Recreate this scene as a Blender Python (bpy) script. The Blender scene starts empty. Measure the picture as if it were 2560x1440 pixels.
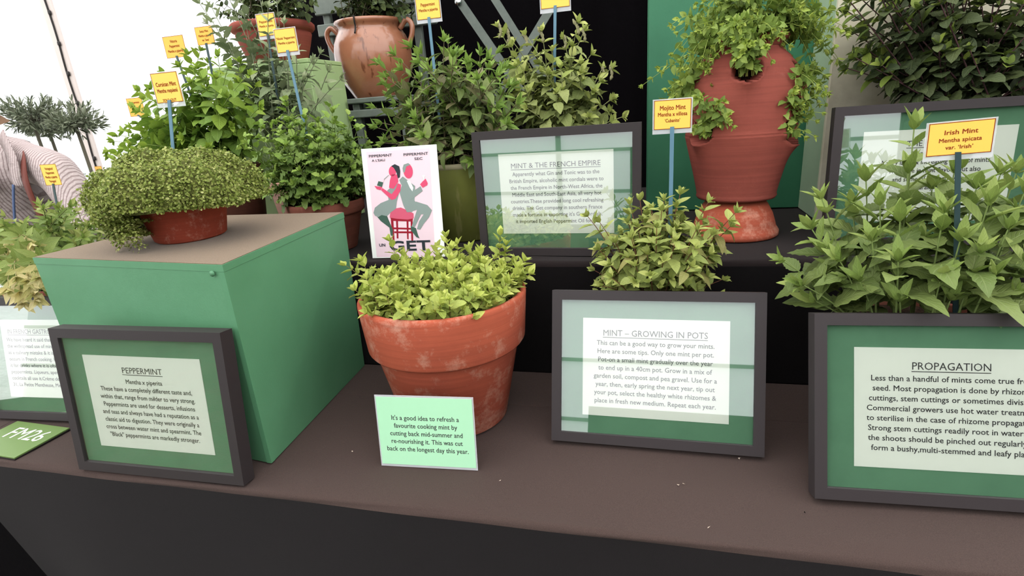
import bpy, bmesh, math, random
import numpy as np
from mathutils import Vector, Matrix
random.seed(7); rng = np.random.default_rng(7)
scn = bpy.context.scene; COL = scn.collection

# ------------------------------------------------------------------ camera
F, PITCH, ROLL, CH, YAW = 1350.9, .3207, -.0742, .7047, .257
_f = np.array([0, math.cos(PITCH), -math.sin(PITCH)]); _u = np.array([0, math.sin(PITCH), math.cos(PITCH)]); _r = np.array([1., 0, 0])
_r, _u = math.cos(ROLL)*_r+math.sin(ROLL)*_u, -math.sin(ROLL)*_r+math.cos(ROLL)*_u
_c, _s = math.cos(YAW), math.sin(YAW); _Z = np.array([[_c, -_s, 0], [_s, _c, 0], [0, 0, 1]])
CR, CU, CF = _Z@_r, _Z@_u, _Z@_f
CP = np.array([0, 0, CH])
cam = bpy.data.cameras.new('camera'); co = bpy.data.objects.new('camera', cam); COL.objects.link(co)
cam.sensor_width = 36; cam.lens = 36*F/2560; cam.clip_start = .02; cam.clip_end = 100
co.matrix_world = Matrix([[CR[i], CU[i], -CF[i], CP[i]] for i in range(3)]+[[0, 0, 0, 1]])
scn.camera = co
def ray(px, py): return CF+CR*(px-1280)/F-CU*(py-720)/F
def on_z(px, py, z): v = ray(px, py); return CP+v*(z-CH)/v[2]
def at_y(px, py, y): v = ray(px, py); return CP+v*y/v[1]
def depth(p): return float((np.asarray(p)-CP)@CF)

# ------------------------------------------------------------------ world, sun, exposure
w = bpy.data.worlds.new('overcast_sky'); scn.world = w; w.use_nodes = True
bg = w.node_tree.nodes['Background']; bg.inputs[0].default_value = (.93, .97, 1, 1); bg.inputs[1].default_value = 1.6
sl = bpy.data.lights.new('sun', 'SUN'); sl.energy = 9; sl.angle = .02; sl.color = (1, .96, .9)
so = bpy.data.objects.new('sun', sl); COL.objects.link(so)
so.rotation_euler = Vector((.5, -.12, -1)).to_track_quat('-Z', 'Y').to_euler()
vs = scn.view_settings; vs.view_transform = 'Standard'; vs.look = 'None'; vs.exposure = .42; vs.gamma = 1; vs.use_curve_mapping = False

# ------------------------------------------------------------------ helpers
def lin(c):
    return tuple((x/255/12.92 if x/255 <= .04045 else ((x/255+.055)/1.055)**2.4) for x in c)+(1,)
MATS = {}
class NT:
    def __init__(s, name):
        s.m = bpy.data.materials.new(name); s.m.use_nodes = True; s.t = s.m.node_tree; s.n = s.t.nodes
        s.p = s.n['Principled BSDF']; MATS[name] = s.m
    def add(s, typ, **kw):
        n = s.n.new(typ)
        for k, v in kw.items():
            if k.startswith('i_'): n.inputs[k[2:].replace('_', ' ')].default_value = v
            else: setattr(n, k, v)
        return n
    def l(s, a, b): s.t.links.new(a, b)
    def ramp(s, src, stops):
        r = s.n.new('ShaderNodeValToRGB'); s.l(src, r.inputs[0]); e = r.color_ramp.elements
        while len(e) < len(stops): e.new(.5)
        for i, (p, c) in enumerate(stops): e[i].position = p; e[i].color = c
        return r.outputs[0]
    def mix(s, fac, a, b, mode='MIX'):
        m = s.n.new('ShaderNodeMix'); m.data_type = 'RGBA'; m.blend_type = mode
        for sock, v in ((m.inputs[0], fac), (m.inputs[6], a), (m.inputs[7], b)):
            if hasattr(v, 'is_output'): s.l(v, sock)
            else: sock.default_value = v
        return m.outputs[2]
    def noise(s, scale, detail=4, rough=.6, coord='Object', stretch=None):
        t = s.n.new('ShaderNodeTexCoord'); n = s.n.new('ShaderNodeTexNoise'); n.inputs['Scale'].default_value = scale
        n.inputs['Detail'].default_value = detail; n.inputs['Roughness'].default_value = rough
        if stretch:
            mp = s.n.new('ShaderNodeMapping'); mp.inputs['Scale'].default_value = stretch; s.l(t.outputs[coord], mp.inputs[0]); s.l(mp.outputs[0], n.inputs[0])
        else: s.l(t.outputs[coord], n.inputs[0])
        return n.outputs[0]
    def bump(s, h, strength, dist=.002):
        b = s.n.new('ShaderNodeBump'); b.inputs['Strength'].default_value = strength; b.inputs['Distance'].default_value = dist
        s.l(h, b.inputs['Height']); s.l(b.outputs[0], s.p.inputs['Normal'])
def mat(name, col, rough=.7, spec=.3, var=None, bump=None, metallic=0, sheen=0, coat=0, coord='Object'):
    """var = (scale, other colour, low, high); bump = (scale, strength, distance)"""
    t = NT(name); p = t.p
    p.inputs['Roughness'].default_value = rough; p.inputs['Specular IOR Level'].default_value = spec; p.inputs['Metallic'].default_value = metallic
    p.inputs['Sheen Weight'].default_value = sheen; p.inputs['Coat Weight'].default_value = coat
    c = lin(col)
    if var:
        f = t.ramp(t.noise(var[0], 5, .65, coord), [(var[2], (0, 0, 0, 1)), (var[3], (1, 1, 1, 1))])
        t.l(t.mix(f, c, lin(var[1])), p.inputs['Base Color'])
    else: p.inputs['Base Color'].default_value = c
    if bump: t.bump(t.noise(bump[0], 3, .6, coord), bump[1], bump[2])
    return t.m

def newmesh(name, V, Fc, mats=None, midx=None, smooth=False, uv=None):
    m = bpy.data.meshes.new(name); m.from_pydata([tuple(map(float, v)) for v in V], [], [tuple(map(int, f)) for f in Fc])
    for mt in (mats if isinstance(mats, (list, tuple)) else [mats]):
        if mt: m.materials.append(mt)
    if midx is not None: m.polygons.foreach_set('material_index', np.asarray(midx, dtype=np.int32))
    if smooth: m.polygons.foreach_set('use_smooth', np.ones(len(m.polygons), dtype=bool))
    if uv is not None:
        ul = m.uv_layers.new(name='UVMap'); li = np.empty(len(m.loops), dtype=np.int32); m.loops.foreach_get('vertex_index', li)
        ul.data.foreach_set('uv', np.asarray(uv, dtype=np.float32)[li].ravel())
    m.update(); return m
def link(name, data, parent=None):
    o = bpy.data.objects.new(name, data); COL.objects.link(o)
    if parent is not None: o.parent = parent
    return o
def tag(o, label=None, cat=None, group=None, kind=None):
    if label: o['label'] = label
    if cat: o['category'] = cat
    if group: o['group'] = group
    if kind: o['kind'] = kind
    return o
def thing(name, label, cat, loc, group=None, rot=(0, 0, 0)):
    o = bpy.data.objects.new(name, None); o.empty_display_size = .05; COL.objects.link(o); o.location = loc; o.rotation_euler = rot
    return tag(o, label, cat, group)
def part(name, parent, V, Fc, m, smooth=False, kind=None, label=None, midx=None, uv=None, world=False, origin=None):
    """V in the parent's local space, or world=True when the parent is an unrotated Empty at its location"""
    V = np.asarray(V, dtype=float)
    if world: V = V-np.array(parent.location)
    off = None
    if origin is not None: off = np.asarray(origin, dtype=float); V = V-off
    o = link(name, newmesh(name, V, Fc, m, midx, smooth, uv), parent)
    if off is not None: o.location = off
    if kind: o['kind'] = kind
    if label: o['label'] = label
    return o
def struct(name, V, Fc, m, smooth=False, parent=None, label=None, midx=None, cat=None):
    o = link(name, newmesh(name, V, Fc, m, midx, smooth), parent)
    if parent is None: o['kind'] = 'structure'
    if label: o['label'] = label
    if cat: o['category'] = cat
    return o
def box(x0, x1, y0, y1, z0, z1):
    V = [(x, y, z) for z in (z0, z1) for y in (y0, y1) for x in (x0, x1)]
    return V, [(0, 2, 3, 1), (4, 5, 7, 6), (0, 1, 5, 4), (2, 6, 7, 3), (0, 4, 6, 2), (1, 3, 7, 5)]
def bbox(x0, x1, y0, y1, z0, z1, b=.002, seg=1):
    bm = bmesh.new(); V, Fc = box(x0, x1, y0, y1, z0, z1); vs_ = [bm.verts.new(v) for v in V]
    for f in Fc: bm.faces.new([vs_[i] for i in f])
    bmesh.ops.bevel(bm, geom=bm.edges[:], offset=b, segments=seg, affect='EDGES', profile=.5)
    bm.verts.index_update(); V = [tuple(v.co) for v in bm.verts]; Fc = [[v.index for v in f.verts] for f in bm.faces]; bm.free(); return V, Fc
def join(*parts):
    V = []; Fc = []
    for v, f in parts:
        n = len(V); V += [tuple(a) for a in v]; Fc += [tuple(i+n for i in g) for g in f]
    return V, Fc
def lathe(prof, n=56, c=(0, 0, 0), cap0=True, cap1=False):
    V = []; Fc = []
    for r, z in prof:
        for k in range(n):
            a = 2*math.pi*k/n; V.append((c[0]+r*math.cos(a), c[1]+r*math.sin(a), c[2]+z))
    for i in range(len(prof)-1):
        for k in range(n):
            a, b = i*n+k, i*n+(k+1) % n; Fc.append((a, b, b+n, a+n))
    if cap0: Fc.append(tuple(reversed(range(n))))
    if cap1: Fc.append(tuple((len(prof)-1)*n+k for k in range(n)))
    return V, Fc
def disc(r, z, c=(0, 0, 0), n=40, bump=.004):
    V = [(c[0], c[1], c[2]+z)]; Fc = []
    for j, q in enumerate((.35, .7, 1)):
        for k in range(n):
            a = 2*math.pi*k/n; V.append((c[0]+r*q*math.cos(a), c[1]+r*q*math.sin(a), c[2]+z+(random.uniform(-bump, bump) if q < 1 else 0)))
    for k in range(n):
        Fc.append((0, 1+k, 1+(k+1) % n))
        for j in range(2):
            a, b = 1+j*n+k, 1+j*n+(k+1) % n; Fc.append((a, a+n, b+n, b))
    return V, Fc
def tube(pts, rad, n=6, caps=True):
    P = [np.asarray(p, dtype=float) for p in pts]; R = rad if isinstance(rad, (list, tuple, np.ndarray)) else [rad]*len(P)
    V = []; Fc = []; prev = None
    for i, p in enumerate(P):
        t = P[min(i+1, len(P)-1)]-P[max(i-1, 0)]; t = t/(np.linalg.norm(t)+1e-12)
        if prev is None: ref = np.array([1., 0, 0]) if abs(t[0]) < .8 else np.array([0, 1., 0])
        else: ref = prev
        a = ref-t*(ref@t); a /= np.linalg.norm(a)+1e-12; prev = a; b = np.cross(t, a)
        for k in range(n):
            q = 2*math.pi*k/n; V.append(p+R[i]*(a*math.cos(q)+b*math.sin(q)))
    for i in range(len(P)-1):
        for k in range(n):
            a, b = i*n+k, i*n+(k+1) % n; Fc.append((a, b, b+n, a+n))
    if caps: Fc.append(tuple(reversed(range(n)))); Fc.append(tuple((len(P)-1)*n+k for k in range(n)))
    return V, Fc
def bez(a, b, c, n=8):
    a, b, c = map(np.asarray, (a, b, c)); return [(1-t)**2*a+2*t*(1-t)*b+t*t*c for t in np.linspace(0, 1, n)]
def catmull(pts, n=6):
    P = [np.asarray(p, float) for p in pts]; P = [2*P[0]-P[1]]+P+[2*P[-1]-P[-2]]; out = []
    for i in range(1, len(P)-2):
        for k in range(n):
            t = k/n; a, b, c, d = P[i-1:i+3]
            out.append(.5*(2*b+(c-a)*t+(2*a-5*b+4*c-d)*t*t+(3*b-a-3*c+d)*t**3))
    out.append(P[-2]); return out

# ------------------------------------------------------------------ materials
def cloth_mat(name, col, spk):
    t = NT(name); p = t.p; p.inputs['Roughness'].default_value = .95; p.inputs['Specular IOR Level'].default_value = .1
    p.inputs['Sheen Weight'].default_value = .04; p.inputs['Sheen Roughness'].default_value = .6
    f = t.ramp(t.noise(900, 3, .7), [(.35, (0, 0, 0, 1)), (.7, (1, 1, 1, 1))])
    g = t.ramp(t.noise(9, 4, .6), [(.3, (0, 0, 0, 1)), (.75, (1, 1, 1, 1))])
    c = t.mix(f, lin(col), lin(spk)); d = t.mix(.22, c, lin(tuple(x*1.25 for x in col)))
    t.l(t.mix(g, c, d), p.inputs['Base Color']); t.bump(t.noise(700, 3, .7), .5, .001); return t.m
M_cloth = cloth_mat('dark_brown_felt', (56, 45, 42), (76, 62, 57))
M_drape = cloth_mat('shaded_brown_felt', (25, 22, 23), (32, 28, 29))  # copy of the brown felt with the front's shade put into its colour
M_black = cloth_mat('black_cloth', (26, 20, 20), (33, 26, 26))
M_stepf = cloth_mat('shaded_black_cloth', (13, 10, 11), (18, 15, 16))  # black cloth copy, colour darkened to paint the shade on the step front
M_dblack = mat('black_backdrop_cloth', (9, 7, 9), .95, .05, bump=(60, .3, .004))
def paint(name, col, col2):
    t = NT(name); p = t.p; p.inputs['Roughness'].default_value = .5; p.inputs['Specular IOR Level'].default_value = .35
    f = t.ramp(t.noise(7, 5, .6), [(.35, (0, 0, 0, 1)), (.7, (1, 1, 1, 1))]); t.l(t.mix(f, lin(col), lin(col2)), p.inputs['Base Color'])
    t.bump(t.noise(260, 3, .6), .25, .0008); return t.m
M_green = paint('green_paint', (88, 141, 104), (82, 134, 97))
M_dgreen = paint('dark_green_paint', (54, 116, 84), (49, 108, 78))
M_pale = paint('pale_green_paint', (172, 198, 140), (164, 190, 132))
M_sage = paint('sage_green_paint', (158, 178, 150), (150, 170, 142))
M_cream = mat('cream_stained_plaster', (206, 200, 178), .8, .2, var=(3.2, (150, 142, 118), .4, .75), bump=(40, .3, .003))
M_tan = mat('tan_felt_covering', (102, 85, 67), .95, .1, var=(600, (126, 107, 86), .35, .7), bump=(500, .4, .001), sheen=.15)
M_frame = mat('black_stained_wood', (48, 42, 43), .55, .35, bump=(500, .12, .0004))
M_mount = mat('green_mount_board', (86, 128, 98), .85, .2, var=(14, (94, 138, 106), .3, .8))
M_paper = mat('white_paper', (218, 226, 212), .85, .15)
M_ink = mat('dark_grey_ink', (62, 62, 62), .9, .1)
M_mintcard = mat('mint_green_card', (170, 222, 182), .5, .3)
M_ycard = mat('yellow_card', (244, 202, 92), .55, .3)
M_ocard = mat('orange_yellow_card', (238, 184, 80), .55, .3)
M_redink = mat('red_brown_ink', (140, 52, 30), .9, .1)
M_stake = mat('blue_grey_plastic_stake', (92, 128, 148), .45, .4)
M_stakeg = mat('dark_green_plastic_stake', (48, 70, 72), .45, .4)
M_soil = mat('dark_compost', (34, 24, 18), .95, .1, var=(120, (62, 44, 32), .4, .7), bump=(150, 1, .006))
M_limecard = mat('lime_green_card', (98, 124, 66), .5, .3)
M_white = mat('white_print', (240, 242, 238), .7, .2)
M_grey = mat('grey_green_painted_wood', (112, 120, 112), .6, .3, var=(25, (98, 106, 100), .3, .7), bump=(80, .2, .001))
M_steel = mat('bright_bolt_metal', (200, 200, 200), .25, .5, metallic=1)
M_wire = mat('dark_wire', (40, 36, 34), .6, .3)
M_blackp = mat('black_plastic_pot', (26, 26, 27), .45, .4)
M_ground = mat('trampled_dark_grass', (52, 66, 34), .95, .1, var=(6, (70, 62, 44), .35, .7), bump=(40, .6, .02))
def clear(name, tint, fac, gl, rough=.02, milk=0):
    t = NT(name); t.n.remove(t.p); out = t.n['Material Output']
    a = t.add('ShaderNodeBsdfTransparent'); a.inputs[0].default_value = tint
    g = t.add('ShaderNodeBsdfGlossy'); g.inputs['Roughness'].default_value = rough; g.inputs[0].default_value = (1, 1, 1, 1)
    lw = t.add('ShaderNodeLayerWeight'); lw.inputs[0].default_value = .25; fr = t.add('ShaderNodeMath', operation='MULTIPLY_ADD'); t.l(lw.outputs['Facing'], fr.inputs[0]); fr.inputs[1].default_value = .12; fr.inputs[2].default_value = fac
    mx = t.add('ShaderNodeMixShader'); t.l(fr.outputs[0], mx.inputs[0]); t.l(a.outputs[0], mx.inputs[1]); t.l(g.outputs[0], mx.inputs[2])
    res = mx
    if milk:
        d = t.add('ShaderNodeBsdfDiffuse'); d.inputs[0].default_value = (.85, .86, .9, 1)
        m2 = t.add('ShaderNodeMixShader'); m2.inputs[0].default_value = milk; t.l(mx.outputs[0], m2.inputs[1]); t.l(d.outputs[0], m2.inputs[2]); res = m2
    t.l(res.outputs[0], out.inputs[0]); return t.m
M_glass = clear('frame_glass', (1, 1, 1, 1), .26, 1, .015)
M_sleeve = clear('clear_plastic_sleeve', (1, 1, 1, 1), .04, 1, .15, .38)
def terracotta(name, a, b, chalk, lo=.56, hi=.72, scale=5, rough=.85):
    t = NT(name); p = t.p; p.inputs['Roughness'].default_value = rough; p.inputs['Specular IOR Level'].default_value = .2
    f = t.ramp(t.noise(scale, 5, .6), [(.3, (0, 0, 0, 1)), (.7, (1, 1, 1, 1))])
    c = t.mix(f, lin(a), lin(b))
    k = t.ramp(t.noise(scale*2.6, 8, .75), [(lo, (0, 0, 0, 1)), (hi, (.75, .75, .75, 1))])
    c2 = t.mix(k, c, lin(chalk))
    r = t.noise(30, 3, .6, stretch=(.15, .15, 6)); rr = t.ramp(r, [(.4, (.88, .88, .88, 1)), (.6, (1, 1, 1, 1))])
    t.l(t.mix(1, c2, rr, 'MULTIPLY'), p.inputs['Base Color'])
    t.bump(t.noise(120, 4, .65), .35, .0015); return t.m
M_terra = terracotta('orange_terracotta', (184, 92, 66), (166, 82, 62), (212, 162, 140), .53, .7)
M_terrad = terracotta('red_terracotta', (148, 76, 64), (134, 68, 58), (164, 104, 90), .62, .8)
M_terrab = terracotta('weathered_brown_terracotta', (142, 82, 66), (112, 66, 56), (170, 128, 112), .55, .8)
M_terrap = terracotta('pink_grey_terracotta', (168, 128, 112), (150, 112, 98), (186, 160, 146), .5, .8)
M_terrabowl = terracotta('bright_red_terracotta', (166, 76, 54), (148, 66, 48), (206, 160, 140), .55, .75, 9)
M_terrak = terracotta('dark_brown_terracotta', (96, 56, 42), (78, 46, 36), (110, 76, 62), .6, .8)
def glazed(name, a, b, streak):
    t = NT(name); p = t.p; p.inputs['Roughness'].default_value = .22; p.inputs['Specular IOR Level'].default_value = .6; p.inputs['Coat Weight'].default_value = .4; p.inputs['Coat Roughness'].default_value = .08
    f = t.ramp(t.noise(6, 5, .6), [(.3, (0, 0, 0, 1)), (.7, (1, 1, 1, 1))]); c = t.mix(f, lin(a), lin(b))
    k = t.ramp(t.noise(26, 3, .6, stretch=(1.4, 1.4, .3)), [(.6, (0, 0, 0, 1)), (.68, (.8, .8, .8, 1))])
    t.l(t.mix(k, c, lin(streak)), p.inputs['Base Color']); t.bump(t.noise(18, 3, .6), .25, .004); return t.m
M_glaze = glazed('brown_salt_glaze', (172, 116, 88), (152, 96, 70), (104, 58, 38))
M_olivegl = glazed('olive_green_glaze', (120, 124, 62), (104, 108, 52), (140, 138, 84))
M_rimgl = mat('worn_grey_rim', (168, 160, 130), .6, .3)

# tent fabric: white, lets daylight through
def fabric(name, trans, wr):
    t = NT(name); t.n.remove(t.p); out = t.n['Material Output']
    nz = t.noise(1.3, 6, .6, 'Object', (1, 1, 2.2)); b = t.add('ShaderNodeBump'); b.inputs['Strength'].default_value = wr; b.inputs['Distance'].default_value = .05; t.l(nz, b.inputs['Height'])
    d = t.add('ShaderNodeBsdfDiffuse'); d.inputs[0].default_value = (.86, .86, .88, 1); t.l(b.outputs[0], d.inputs['Normal'])
    tr = t.add('ShaderNodeBsdfTranslucent'); tr.inputs[0].default_value = (.9, .9, .92, 1); t.l(b.outputs[0], tr.inputs['Normal'])
    mx = t.add('ShaderNodeMixShader'); mx.inputs[0].default_value = trans; t.l(d.outputs[0], mx.inputs[1]); t.l(tr.outputs[0], mx.inputs[2]); t.l(mx.outputs[0], out.inputs[0]); return t.m
M_tent = fabric('white_tent_fabric', .6, .9)
M_tentr = fabric('dimmed_tent_fabric', .12, .5)  # daylight transmission lowered so the right side of things gets less light
M_tentb = fabric('wrinkled_white_tent_fabric', .42, 1.6)
M_tentf = fabric('dimmed_white_tent_fabric', .5, .5)  # passes less daylight, set so the front wall lights the display less
M_strap = mat('cream_webbing_strap', (206, 194, 188), .9, .1, bump=(300, .3, .001))
M_seamg = mat('grey_green_tent_strap', (120, 136, 126), .9, .1)

def leaf_mat(name, base, dark, young=None, vein=None, edge=None, rough=.5, transl=.25, blotch=None):
    """leaf: island/object random between base and dark, lighter midrib and side veins from UV, optional pale edge"""
    t = NT(name); p = t.p; out = t.n['Material Output']
    p.inputs['Roughness'].default_value = rough; p.inputs['Specular IOR Level'].default_value = .3
    oi = t.add('ShaderNodeObjectInfo'); ge = t.add('ShaderNodeNewGeometry')
    ad = t.add('ShaderNodeMath', operation='ADD'); t.l(oi.outputs['Random'], ad.inputs[0]); t.l(ge.outputs['Random Per Island'], ad.inputs[1])
    fr = t.add('ShaderNodeMath', operation='FRACT'); t.l(ad.outputs[0], fr.inputs[0])
    stops = [(0, lin(dark)), (.55, lin(base)), (1, lin(young or base))]
    c = t.ramp(fr.outputs[0], stops)
    uv = t.add('ShaderNodeUVMap'); sp = t.add('ShaderNodeSeparateXYZ'); t.l(uv.outputs[0], sp.inputs[0])
    ab = t.add('ShaderNodeMath', operation='ABSOLUTE'); t.l(sp.outputs[0], ab.inputs[0])
    # side veins: triangle wave of v - 0.5|u|
    m1 = t.add('ShaderNodeMath', operation='MULTIPLY_ADD'); t.l(ab.outputs[0], m1.inputs[0]); m1.inputs[1].default_value = -.28; t.l(sp.outputs[1], m1.inputs[2])
    m2 = t.add('ShaderNodeMath', operation='PINGPONG'); t.l(m1.outputs[0], m2.inputs[0]); m2.inputs[1].default_value = .07
    vr = t.ramp(m2.outputs[0], [(0, (1, 1, 1, 1)), (.022, (0, 0, 0, 1))])
    mr = t.ramp(ab.outputs[0], [(.03, (1, 1, 1, 1)), (.1, (0, 0, 0, 1))])
    v = lin(vein or tuple(min(255, x*1.25) for x in base))
    vm = t.mix(.55, vr, mr, 'LIGHTEN') if False else t.mix(1, vr, mr, 'LIGHTEN')
    vf = t.add('ShaderNodeMath', operation='MULTIPLY'); t.l(vm, vf.inputs[0]); vf.inputs[1].default_value = .4
    c = t.mix(vf.outputs[0], c, v)
    if edge:
        nz = t.noise(60, 3, .6); ea = t.add('ShaderNodeMath', operation='MULTIPLY_ADD'); t.l(nz, ea.inputs[0]); ea.inputs[1].default_value = .9; t.l(ab.outputs[0], ea.inputs[2])
        ef = t.ramp(ea.outputs[0], [(edge[1], (0, 0, 0, 1)), (edge[1]+.12, (1, 1, 1, 1))]); c = t.mix(ef, c, lin(edge[0]))
    if blotch:
        bf = t.ramp(t.noise(45, 4, .7), [(.55, (0, 0, 0, 1)), (.72, (.7, .7, .7, 1))]); c = t.mix(bf, c, lin(blotch))
    t.l(c, p.inputs['Base Color'])
    bp = t.add('ShaderNodeBump'); bp.inputs['Strength'].default_value = .5; bp.inputs['Distance'].default_value = .0015; bp.invert = True; t.l(vm, bp.inputs['Height']); t.l(bp.outputs[0], p.inputs['Normal'])
    tr = t.add('ShaderNodeBsdfTranslucent'); t.l(c, tr.inputs[0])
    mx = t.add('ShaderNodeMixShader'); mx.inputs[0].default_value = transl; t.l(p.outputs[0], mx.inputs[1]); t.l(tr.outputs[0], mx.inputs[2]); t.l(mx.outputs[0], out.inputs[0])
    return t.m

# ------------------------------------------------------------------ setting: ground, tent
GZ = -.75; TZ = 2.6; YB, YF, XL, XR = 4.0, -4.6, -8.0, 6.0
struct('floor', *box(XL-1, XR+1, YF-1, YB+1, GZ-.1, GZ), M_ground, label='trampled dark ground inside the tent')
def sheet_grid(name, o, a, b, na, nb, amp, label, m=None):
    o, a, b = map(np.asarray, (o, a, b)); n = np.cross(a, b).astype(float); n /= np.linalg.norm(n); V = []; Fc = []
    for i in range(na+1):
        for j in range(nb+1):
            u, v = i/na, j/nb; d = amp*(math.sin(9*u+3*v)+.6*math.sin(23*u-7*v+1)+.5*math.sin(17*v+5*u))
            V.append(o+a*u+b*v+n*d)
    for i in range(na):
        for j in range(nb):
            q = i*(nb+1)+j; Fc.append((q, q+nb+1, q+nb+2, q+1))
    return struct(name, V, Fc, m or M_tent, True, label=label)
wb = sheet_grid('wall_back', (XL, YB, GZ), (XR-XL, 0, 0), (0, 0, TZ-GZ), 70, 24, .012, 'white wrinkled tent wall behind the display', M_tentb)
sheet_grid('wall_left', (XL, YF, GZ), (0, YB-YF, 0), (0, 0, TZ-GZ), 30, 12, .012, 'white tent side wall')
sheet_grid('wall_right', (XR, YF, GZ), (0, YB-YF, 0), (0, 0, TZ-GZ), 30, 12, .012, 'white tent side wall on the right', M_tentr)
wf = sheet_grid('wall_front', (XL, YF, GZ), (XR-XL, 0, 0), (0, 0, TZ-GZ), 50, 16, .01, 'white tent wall facing the display', M_tentf)
rf = sheet_grid('ceiling', (XL, YF, TZ), (XR-XL, 0, 0), (0, YB-YF, 0), 50, 30, .02, 'white tent roof')
# seam straps on the wall facing the display (they show in the picture glass)
for i, z in enumerate((-.32, .22, .95, 1.75)): struct('wall_strap', *box(XL, XR, YF+.03, YF+.045, z, z+.045), M_seamg, parent=wf)
for x in (-4.9, -1.75, 1.2, 4.1): struct('wall_strap', *box(x, x+.07, YF+.045, YF+.06, GZ, TZ), M_seamg, parent=wf)
for y in (-2.6, -.6): struct('roof_strap', *box(XL, XR, y, y+.08, TZ-.05, TZ-.035), M_seamg, parent=rf)
# laced seam on the back wall
lx = float(at_y(175, 205, YB-.05)[0])
st = struct('trim_1', *bbox(lx-.062, lx+.055, YB-.05, YB-.03, GZ, TZ-.05, .004), M_strap, label='pale laced seam flap running down the white tent wall')
pts = [(lx+.012+.006*math.sin(z*9), YB-.058, z) for z in np.linspace(GZ, TZ-.06, 40)]
struct('rope', *tube(pts, .007, 6), M_wire, True, parent=st)
for z in np.arange(GZ+.1, TZ-.1, .235): struct('toggle', *bbox(lx+.008, lx+.036, YB-.07, YB-.052, z, z+.035, .006), M_wire, True, parent=st)
# unseen dark block added behind the camera to darken the glass reflections
od = thing('unseen_dark_block', 'unseen dark block added behind the camera to darken the reflections', 'stand', (2.0, -3.6, GZ))
part('drape', od, *box(-2.6, 3.9, -.4, .4, 0, 1.08), M_dblack)  # low slab of the added block
part('back_panel', od, *box(.1, 3.9, -.4, -.32, 1.08, 2.55), M_dblack)  # tall slab, also added for the reflections

# ------------------------------------------------------------------ staging
Z2 = .3216; EY, RY = .757, 1.328
def draped(parent, name, x0, x1, y0, y1, ztop, zbot, m, rad=.012, left=None, amp=.0012, nx=150, split=None):
    """top cloth rolling over the front edge into a hanging drape"""
    prof = [(y1, ztop)]+[(y0+rad+(y1-y0-rad)*k, ztop) for k in (.75, .5, .25, .1)]
    prof += [(y0+rad-rad*math.sin(a), ztop-rad+rad*math.cos(a)) for a in np.linspace(0, math.pi/2, 6)]
    prof += [(y0, ztop-rad-(ztop-rad-zbot)*k) for k in (.1, .25, .45, .7, 1)]; wav = .012 if zbot < -.1 else .001
    V = []; Fc = []; n = len(prof)
    for i in range(nx+1):
        x = x0+(x1-x0)*i/nx
        for j, (y, z) in enumerate(prof):
            d = amp*(math.sin(x*7+j)+math.sin(x*19+j*1.7)*.6)
            hang = max(0, (ztop-z))/max(.01, ztop-zbot)
            xx = x
            if left and x < left[0]+.4: xx = x+left[1]*hang*(1-(x-x0)/(left[0]+.4-x0))
            V.append((xx, y-hang*wav*math.sin(x*9)-(d if hang else 0)+hang*.0, z+(d if not hang else 0)))
    for i in range(nx):
        for j in range(n-1):
            q = i*n+j; Fc.append((q, q+1, q+n+1, q+n))
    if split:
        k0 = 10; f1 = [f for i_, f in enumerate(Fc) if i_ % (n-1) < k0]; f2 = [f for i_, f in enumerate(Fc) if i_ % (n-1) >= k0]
        part('front_drape', parent, V, f2, split, True, world=True); return part(name, parent, V, f1, m, True, world=True)  # front faces take the darker copy, their shade painted in
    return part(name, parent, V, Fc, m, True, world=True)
low = thing('display_table', 'long low display table covered in dark brown felt cloth', 'table', (0, 1.0, GZ))
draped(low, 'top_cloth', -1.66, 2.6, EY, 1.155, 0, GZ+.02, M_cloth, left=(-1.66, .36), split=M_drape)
part('side_drape', low, *box(-2.45, -1.5, EY+.10, EY+.11, GZ+.01, -.061), M_dblack, world=True)
part('back_cloth', low, *bbox(-1.79, 2.6, 1.149, RY-.002, -.03, .0015, .0015), M_cloth, world=True)
part('side_top', low, *bbox(-2.45, -1.655, EY+.004, 1.147, -.03, -.0005, .004), M_cloth, world=True)
part('wing_top', low, *bbox(-2.45, -1.795, 1.148, 1.6, -.03, .001, .0015), M_cloth, world=True)
part('table_board', low, *box(-2.4, 2.6, EY+.03, RY-.01, -.06, -.031), M_dblack, world=True)
part('inner_cloth', low, *box(-1.79, 2.6, RY-.03, RY-.01, GZ, -.061), M_dblack, world=True)
for x in (-2.35, -.2, 2.5): part('trestle_leg', low, *box(x, x+.05, 1.2, 1.25, GZ, -.06), M_dblack, world=True)
up = thing('display_step', 'raised rear step of the display draped in black cloth', 'step', (0, 1.8, GZ))
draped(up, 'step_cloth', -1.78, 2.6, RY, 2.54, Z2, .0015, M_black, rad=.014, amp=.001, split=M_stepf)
part('step_side', up, *box(-1.78, -1.76, RY+.02, 2.54, GZ, Z2-.012), M_dblack, world=True)
part('step_back', up, *box(-1.78, 2.6, 2.52, 2.54, GZ, Z2-.012), M_dblack, world=True)
# black backdrop
bx = float(at_y(742, 60, 2.62)[0])
V = []; Fc = []
for i in range(121):
    x = bx+(2.7-bx)*i/120
    for z in (GZ, .3, 1.2, 2.3): V.append((x, 2.62+.015*math.sin(x*22)+.01*math.sin(x*51), z))
for i in range(120):
    for j in range(3): q = i*4+j; Fc.append((q, q+4, q+5, q+1))
tag(link('backdrop_curtain', newmesh('backdrop_curtain', V, Fc, M_dblack, smooth=True)), 'plain black backdrop curtain hanging behind the chair and pots', 'curtain')

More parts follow.
